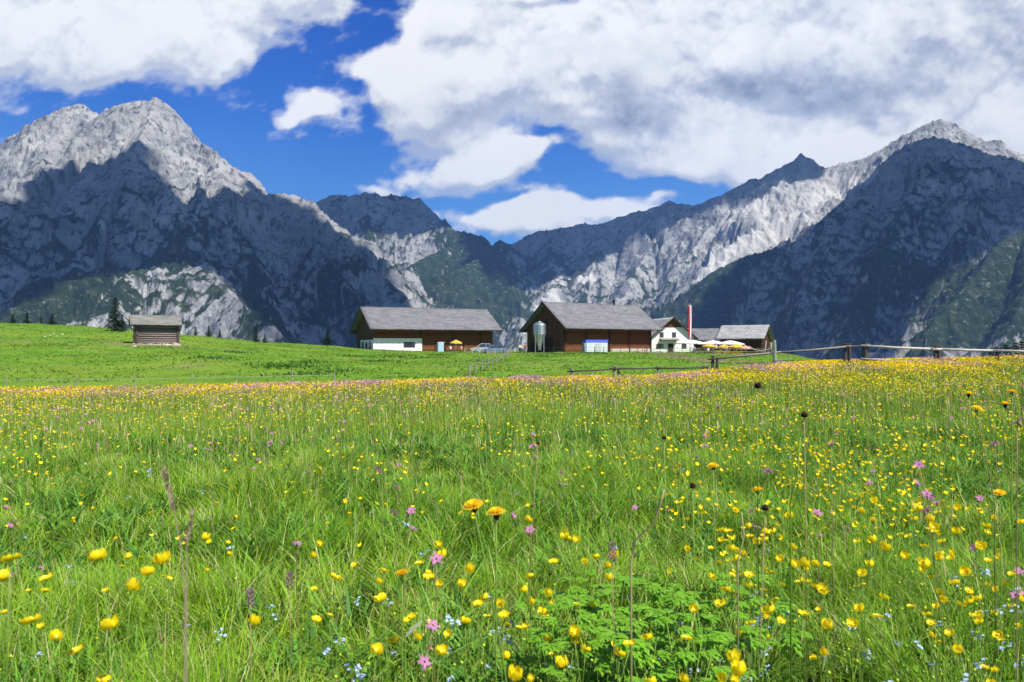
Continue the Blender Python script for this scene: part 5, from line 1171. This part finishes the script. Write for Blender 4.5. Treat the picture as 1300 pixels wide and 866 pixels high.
def flag():
    D=149.; x=sc(876,D); z=gz1(x,D); zt=CAMZ+(HZ-386)*D/F; h=zt-z
    r=empty('flagpole',(x,D,z),0,label='tall flagpole with a long red and white hanging banner before the inn',cat='flagpole')
    MB().tube([(0,0,-.2),(0,0,h)],[.07,.045],8).build('pole',WHITEP,r); MB().lathe([(.0001,h),(.07,h+.05),(.0001,h+.13)],8).build('finial',STEEL,r)
    MB().tube([(-.32,-.05,h-.3),(.32,-.05,h-.3)],.02,5).build('crossbar',STEEL,r)
    m,nt,o=newmat('banner_cloth'); g=N(nt,'ShaderNodeTexCoord'); sp=N(nt,'ShaderNodeSeparateXYZ'); nt.links.new(g.outputs['Object'],sp.inputs[0])
    c=ramp(nt,math_(nt,'ADD',sp.outputs[0],.5),[(0,(.62,.012,.03)),(.47,(.80,.80,.80)),(.78,(.62,.012,.03))],'CONSTANT'); principled(nt,o,c,.8,0,None,.1,.25)
    V=[];nx,nz=8,30; L=h-.3-(CAMZ+(HZ-429)*D/F-z)
    for j in range(nz+1):
        for i in range(nx+1): u=i/nx-.5; t=j/nz; V.append((u*.62*(1-.12*t)+.03*math.sin(t*7),-.06+.05*math.sin(u*9+t*6)*(.4+t),h-.3-L*t))
    me=bpy.data.meshes.new('banner'); me.from_pydata(V,[],[(j*(nx+1)+i,j*(nx+1)+i+1,(j+1)*(nx+1)+i+1,(j+1)*(nx+1)+i) for j in range(nz) for i in range(nx)]); me.materials.append(m); b=link('banner',me,r)
    so_=b.modifiers.new('t','SOLIDIFY'); so_.thickness=.008
flag()
# ------------------------------------------------------------------ fences
def rnd_post(mb,x,y,z0,z1,r,lean=.03,n=7):
    lx,ly=R_(-lean,lean),R_(-lean,lean); mb.tube([(x,y,z0),(x+lx*.5,y+ly*.5,(z0+z1)/2),(x+lx,y+ly,z1)],[r*1.05,r,r*.92],n)
def rail_fence(name,pts,rails,label,mat_p,mat_r,pr=.075,rr=.055,doubles=()):
    """pts: (px, top px row, D); rails: heights below the post tops"""
    P=[at(*p) for p in pts]; o=P[0]; r=empty(name,(o[0],o[1],gz1(o[0],o[1])),0,label=label,cat='fence'); zo=gz1(o[0],o[1])
    for k,p in enumerate(P):
        m=MB(); g=gz1(p[0],p[1]); rnd_post(m,p[0]-o[0],p[1]-o[1],g-zo-.2,p[2]-zo,pr)
        if k in doubles: rnd_post(m,p[0]-o[0]+.24,p[1]-o[1]+.12,g-zo-.2,p[2]-zo-.07,pr*.9); 
        m.build('post',mat_p,r)
        if k in doubles:
            MB().box((p[0]-o[0]-.12,p[1]-o[1]-.08,p[2]-zo-.02),(p[0]-o[0]+.34,p[1]-o[1]+.16,p[2]-zo+.02)).build('cap_board',mat_p,r)
    for k in range(len(P)-1):
        for dz in rails:
            a,b=Vector(P[k]-o),Vector(P[k+1]-o); a.z=P[k][2]-zo-dz; b.z=P[k+1][2]-zo-dz; a.y-=pr*1.1; b.y-=pr*1.1
            d=(b-a).normalized(); a-=d*.25; b+=d*.25; md=(a+b)/2-Vector((0,0,R_(.01,.05))); MB().tube([a,md,b],[rr*R_(.8,1.1),rr,rr*R_(.7,1)],7).build('rail',mat_r,r,True)
    return r
PALEW=simple('silvered_rail_wood',(.50,.47,.43),.85,0,.25,7,.1,bmp=.4,bscale=18)
rail_fence('rail_fence',[(726,468.5,38.3),(780,465.5,38.6),(836,464.5,39),(893,463.5,39.5)],[.10],'low dark rail fence along the meadow edge below the large barn',GREYWOOD,DARKWOOD,.07,.042,(1,3))
rail_fence('rail_fence',[(905,452,41),(984,444,40),(1073,436.5,39),(1097,434.5,38)],[.14],'dark wooden fence between the leaning double posts and the terrace',DARKWOOD,GREYWOOD,.085,.055,(0,2))
rail_fence('rail_fence',[(1099,434.5,37.6),(1187,438.5,37),(1266,440.5,36.5),(1345,442,36)],[.17,.80],'pale silvered rail fence standing against the shaded mountain',DARKWOOD,PALEW,.085,.06,(1,))
p=at(983,432,38.6); pr_=empty('gate_post',(p[0],p[1],gz1(p[0],p[1])),0,label='tall greenish lichen-covered gate post in front of the end barn',cat='post')
rnd=MB(); rnd.tube([(0,0,-.2),(.02,0,.7),(0,.02,p[2]-gz1(p[0],p[1]))],[.11,.10,.09],8); rnd.build('post',simple('lichen_wood',(.24,.30,.22),.9,0,.35,8,.1,bmp=.4),pr_)
MB().tube([(-.0,-.09,.55),(.75,-.1,.62)],.035,6).build('stub_rail',GREYWOOD,pr_)
def post_row(name,pts,h,label,mat,r=.045,wires=(),wm=None,cat='fence',wr=.008):
    P=[np.array([sc(px,D),D,gz1(sc(px,D),D)]) for px,D in pts]; o=P[0]; root=empty(name,tuple(o),0,label=label,cat=cat)
    for p in P:
        m=MB(); hh=h*R_(.88,1.1); rnd_post(m,*(p-o)[:2],p[2]-o[2]-.1,p[2]-o[2]+hh,r*R_(.8,1.2),.05,6); m.build('post',mat,root)
    for w in wires:
        m=MB(); m.tube([tuple(p-o+np.array([0,-r,w])) for p in P],wr,4); m.build('wire',wm,root)
    return root
WTAPE=simple('white_fence_tape',(.42,.46,.42),.6,0,.02,5)
post_row('electric_fence',[(-60,39.4),(8,39.4),(97,39.3),(172,39.4),(243,39.2),(300,39.3),(372,39.2),(424,39.3)],.80,'light electric fence with pale tape between flower meadow and green pasture',GREYWOOD,.035,(.60,),WTAPE,wr=.007)
cf=[(596,47),(604,51),(612,55.5),(619,61),(625,67),(630,73),(634,80),(638,87),(641,95),(643.5,103),(645,111),(646,120),(647,129)]
post_row('paddock_fence',cf,.85,'curving dark paddock fence climbing from the meadow to the barns',GREYWOOD,.045,(.45,.7),GREYWOOD,wr=.012)
post_row('paddock_fence',[(691,131),(703,130),(716,129),(729,128.6),(742,128.4),(755,128.2),(766,128),(777,128),(788,128),(799,128),(810,128),(821,128.5)],1.15,'thin post and wire fence in front of the large barn',DARKWOOD,.05,(.55,1.0),DARKWOOD,wr=.012)
post_row('paddock_fence',[(590,136.5),(600,136.2),(609,136),(619,135.8),(628,135.6),(637,135.5),(645,135)],1.0,'low pale post fence in front of the parked cars',PALEW,.05,(.75,),GREYWOOD,wr=.02)
post_row('terrace_railing',[(829,133),(838,132),(847,131.5),(856,131),(866,130.5),(876,130),(886,129.5),(896,129),(906,128.7),(916,128.5),(926,128.3),(936,128.2),(948,128),(962,128),(976,128)],1.0,'long wooden railing around the inn terrace',GREYWOOD,.05,(.5,.95),GREYWOOD,cat='railing',wr=.035)
# small pasture gate by the corner of the large barn
x=sc(819,127.); g=empty('pasture_gate',(x,127,gz1(x,127)),.1,label='small dark tubular gate at the corner below the large barn',cat='gate')
m=MB(); 
for q in ([(-.45,0,.1),(-.45,0,1.0),(.35,0,1.05),(.45,0,.6),(.4,0,.1),(-.45,0,.1)],[(-.45,0,.55),(.44,0,.6)],[(0,0,.1),(-.05,0,1.02)]): m.tube(q,.035,6)
m.build('frame',DARKWOOD,g)
# flower boxes along the railing
def flowerbox(px,D,w,col,label):
    x=sc(px,D); z=gz1(x,D); r=empty('flower_box',(x,D,z+.35),0,label=label,cat='planter',group='flower boxes along the terrace'); MB().box((-w/2,-.15,-.35),(w/2,.15,0)).build('box',TABLEW,r)
    m=MB()
    for k in range(int(w*260)):
        c=Vector((R_(-w/2,w/2),R_(-.2,.2),R_(.0,.32))); s_=.035; a=Euler((R_(0,6),R_(0,6),R_(0,6))).to_matrix(); q=[c+a@Vector(v) for v in ((-s_,-s_,0),(s_,-s_,0),(s_,s_,0),(-s_,s_,0))]; m.add(q,[(0,1,2,3)],1 if R_(0,1)<.5 else 0)
    m.build('blooms',[simple(label[:6],col,.7,0,.2,9,.2,.3),HERB],r)
flowerbox(911,127.2,1.1,(.75,.65,.02),'planter of lemon yellow blooms on the terrace edge near the flagpole'); flowerbox(921.5,127,1.0,(.80,.68,.02),'planter of lemon yellow blooms beside the orange planter'); flowerbox(935,126.6,1.9,(.85,.40,.02),'wide planter of orange blooms on the terrace edge')
# ------------------------------------------------------------------ people
def person(px,D,pose,top,bot,hair,label,rz=0.,seat_z=0.0,dx=0):
    x=sc(px,D)+dx; z=gz1(x,D)
    J={}; E=[]
    if pose=='stand':
        J=dict(pelvis=(0,0,.95,.135),waist=(0,0,1.10,.115),chest=(0,0,1.32,.15),neck=(0,0,1.49,.055),hl=(.09,0,.90,.095),kl=(.10,-.02,.50,.062),al=(.11,.02,.10,.042),tl=(.12,-.13,.05,.035),hr=(-.09,0,.90,.095),kr=(-.12,-.06,.50,.062),ar=(-.13,.03,.10,.042),tr=(-.14,-.12,.05,.035),
               sl=(.17,0,1.42,.06),el=(.24,.03,1.13,.042),wl=(.22,-.14,.92,.03),fl=(.21,-.2,.86,.03),sr=(-.17,0,1.42,.06),er=(-.25,.02,1.13,.042),wr=(-.25,-.06,.88,.03),fr=(-.25,-.10,.80,.03)); hd=1.62
    else:
        J=dict(pelvis=(0,0,.52,.14),waist=(0,-.03,.68,.125),chest=(0,-.07,.90,.15),neck=(0,-.10,1.07,.055),hl=(.10,-.08,.50,.095),kl=(.13,-.46,.50,.065),al=(.13,-.44,.10,.042),tl=(.13,-.56,.05,.035),hr=(-.10,-.08,.50,.095),kr=(-.13,-.45,.50,.065),ar=(-.14,-.38,.10,.042),tr=(-.14,-.50,.05,.035),
               sl=(.17,-.08,1.00,.06),el=(.23,-.22,.78,.042),wl=(.12,-.42,.80,.03),fl=(.08,-.47,.80,.03),sr=(-.17,-.08,1.00,.06),er=(-.24,-.20,.78,.042),wr=(-.14,-.40,.80,.03),fr=(-.09,-.46,.80,.03)); hd=1.20
    L=list(J); 
    def skin(nm,names,edges,mat,parent,grow=1.0,sub=1):
        me=bpy.data.meshes.new(nm); me.from_pydata([J[n][:3] for n in names],[],[]) if 0 else me.from_pydata([J[n][:3] for n in names],[(names.index(a),names.index(b)) for a,b in edges],[])
        o=link(nm,me,parent); me.materials.append(mat); mo=o.modifiers.new('s','SKIN')
        sv=me.skin_vertices[0].data
        for i,n in enumerate(names): sv[i].radius=(J[n][3]*grow,)*2; sv[i].use_root=(i==0)
        s2=o.modifiers.new('d','SUBSURF'); s2.levels=sub; s2.render_levels=sub; return o
    r=empty('person',(x,D,z),rz,label=label,cat='person')
    ed=[('pelvis','waist'),('waist','chest'),('chest','neck'),('pelvis','hl'),('hl','kl'),('kl','al'),('al','tl'),('pelvis','hr'),('hr','kr'),('kr','ar'),('ar','tr'),('chest','sl'),('sl','el'),('el','wl'),('wl','fl'),('chest','sr'),('sr','er'),('er','wr'),('wr','fr')]
    SK=simple('skin',(.55,.32,.22),.6,0,.05,10)
    y=J['neck'][1]
    J['head0']=(0,y-.01,hd-.06,.075); J['head1']=(0,y-.015,hd+.05,.085); J['head2']=(0,y,hd+.12,.06)
    skin('body',L+['head0','head1','head2'],ed+[('neck','head0'),('head0','head1'),('head1','head2')],SK,r)
    skin('shirt',['waist','pelvis','chest','sl','el','sr','er'],[('waist','pelvis'),('waist','chest'),('chest','sl'),('sl','el'),('chest','sr'),('sr','er')],top,r,1.13)
    skin('trousers',['pelvis','hl','kl','al','hr','kr','ar'],[('pelvis','hl'),('hl','kl'),('kl','al'),('pelvis','hr'),('hr','kr'),('kr','ar')],bot,r,1.16)
    h=MB(); 
    h.lathe([(.088,-.02),(.10,.03),(.092,.085),(.055,.125),(.0001,.14)],14,(0,y+.02,hd+.03)); h.build('hair',hair,r,True)
    f=MB(); f.lathe([(.0001,-.014),(.012,-.004),(.009,.018),(.0001,.03)],6,(0,y-.105,hd)); f.build('nose',SK,r,True)
    return r
cl=lambda n,c: simple(n,c,.85,0,.08,8,.1)
HAIR=cl('brown_hair',(.06,.035,.02)); 
person(660,136,'stand',cl('white_shirt',(.8,.8,.8)),cl('dark_trousers',(.03,.035,.05)),HAIR,'person in a white shirt standing between the two barns',.3)
person(667,135.5,'stand',cl('red_shirt',(.55,.02,.03)),cl('grey_trousers',(.18,.19,.22)),HAIR,'person in a red top standing beside the one in white',-.5)
person(572,141.-.68,'sit',cl('light_shirt',(.62,.55,.5)),cl('blue_trousers',(.05,.08,.16)),HAIR,'person in a light top seated at the table by the long barn',math.pi+.2)
person(586,140.5-.6,'sit',cl('orange_shirt',(.55,.22,.08)),cl('brown_trousers',(.12,.08,.05)),HAIR,'person in orange seated on the bench between parasol and cars',math.pi+.5)
person(882,139-.68,'sit',cl('blue_shirt',(.10,.14,.40)),cl('navy_trousers',(.03,.04,.09)),HAIR,'person in a blue shirt seated beneath the parasol by the flagpole',math.pi+.1)
person(899,135.5-.7,'sit',cl('pale_shirt',(.70,.70,.74)),cl('tan_trousers',(.3,.24,.16)),HAIR,'person in a pale shirt seated beneath the middle yellow parasol',math.pi-.2)
person(922,134.6-.7,'sit',cl('violet_shirt',(.25,.12,.35)),cl('jeans',(.06,.09,.18)),HAIR,'person in violet seated by the terrace railing',math.pi)
person(909,133,'stand',cl('cream_shirt',(.75,.68,.55)),cl('black_trousers',(.02,.02,.02)),HAIR,'person in cream standing among the terrace tables',.2)
# ------------------------------------------------------------------ conifers
NEED=simple('spruce_needles',(.016,.036,.016),.8,0,.4,3,.2,.1); BARK=simple('spruce_bark',(.10,.07,.05),.95,0,.3,8)
def spruce_mesh(h,seed,dens=1.0,rw=.22):
    random.seed(seed); cr=MB(); tiers=int(15*max(1,h/9))+5
    for t in range(tiers):
        f=(t+.2)/tiers; z=h*(.06+.93*f); R=h*rw*(1-f)**.82*R_(.75,1.12)+.06; nb=int((9+4*(1-f))*dens)
        for b in range(nb):
            a=R_(0,6.283); Rl=R*R_(.55,1.15); dr=R_(.12,.38)
            n=max(4,int(Rl/(h*.018))); 
            for i in range(n):
                u=(i+R_(.2,.9))/n; c=Vector((math.cos(a)*Rl*u,math.sin(a)*Rl*u,z-Rl*dr*u*u+.04*h*R_(-.3,.3)*.3)); wd=h*.030*(1.1-.6*u)*R_(.7,1.4)
                s=Vector((-math.sin(a),math.cos(a),R_(-.2,.2)))*wd; d=Vector((math.cos(a),math.sin(a),-.4+R_(-.25,.25)))*h*.030
                k=R_(-.5,.5); cr.add([c-s*.4,c+d*.5-s+Vector((0,0,-wd*.6)),c+d*1.3+s*k,c+d*.5+s+Vector((0,0,-wd*.6)),c+s*.4],[(0,1,2,3,4)])
    tr=MB().tube([(0,0,-.3),(.02*h*.1,0,h*.5),(0,0,h*.99)],[h*.022,h*.014,h*.002],7)
    random.seed(seed+99); return cr,tr
SPM=[]
for k,(h,rw) in enumerate(((10,.20),(10,.24),(10,.17))):
    c,t=spruce_mesh(h,50+k,1.0,rw); SPM.append((c,t))
def spruce(px,D,h,v,label,group=None,rw=1.0):
    x=sc(px,D); z=gz1(x,D); r=empty('spruce_tree',(x,D,z),R_(0,6),label=label,cat='tree',group=group); r.scale=(h/10*rw,h/10*rw,h/10)
    c,t=SPM[v]
    if not isinstance(c,bpy.types.Object):
        c=c.build('crown',NEED,r); t=t.build('trunk',BARK,r); SPM[v]=(c,t)
    else:
        for q in (c,t): n=q.copy(); COL.objects.link(n); n.parent=r
    return r
def htop(px,py,D): return CAMZ+(HZ-py)*D/F-gz1(sc(px,D),D)
spruce(146,122,htop(146,375.5,122),0,'tall dark spruce standing alone behind the log hut',rw=1.25)
spruce(155,124,htop(155,398,124),1,'short bushy spruce at the foot of the tall one',rw=1.5)
G_='small spruces along the far edge of the pasture'
for px,py,D,v,lb in ((265,416,134,1,'small spruce beyond the crest, nearest the log hut'),(279,422,134,0,'tiny spruce just past the one nearest the hut'),(325,418,136,2,'slim small spruce where the pasture edge begins to fall'),(336,429,136,1,'tiny spruce stub beside the slim one'),(416,421,172,1,'dark spruce standing next to the long barn'),
    (16,401,150,1,'leftmost small spruce peeping over the crest'),(34,398,150,0,'small spruce over the crest, second from the picture edge'),(52,404,152,2,'tiny spruce over the crest in the gap of the row'),(66,401,150,1,'small spruce over the crest, closest to the stony patch'),(105,409,150,2,'tiny spruce over the crest between the row and the tall tree'),(248,424,134,2,'tiny spruce showing just beyond the hut roof')):
    spruce(px,D,max(1.6,htop(px,py-3,D)),v,lb,G_,rw=1.7)
for k,(px,py,D,v) in enumerate(((1268,438,160,1),(1277,434,168,0),(1284,437,155,2),(1290,432,165,1),(1297,430,160,0),(1308,426,168,1),(1322,428,160,2),(1258,441,175,2))):
    spruce(px,D,htop(px,py,D),v,'dark spruce in the clump rising behind the pale rail fence','spruces clumped beyond the pale rail fence')
# stones on the pasture
def stones():
    for k,(px,D) in enumerate(((57,104),(64,106),(72,104.5),(68,109),(79,108),(85,105),(171,90.2))):
        x=sc(px,D); z=gz1(x,D); m=MB(); s=R_(.07,.15) if k!=6 else .18
        bm=bmesh.new(); bmesh.ops.create_icosphere(bm,subdivisions=2,radius=1)
        for v in bm.verts: v.co=Vector((v.co.x*s*1.5,v.co.y*s,v.co.z*s*.7))*(1+.25*math.sin(v.co.x*5+k)+.15*math.cos(v.co.y*7+k*2))
        me=bpy.data.meshes.new('stone'); bm.to_mesh(me); bm.free(); me.materials.append(STONE); o=link('stone',me); o.location=(x,D,z+s*.2); o.rotation_euler=(0,0,R_(0,3))
        tag(o,'pale stone lying in the green pasture uphill of the cattle track' if k!=6 else 'pale stone beside the corner of the log hut','stone','stones scattered on the pasture' if k!=6 else None)
stones()
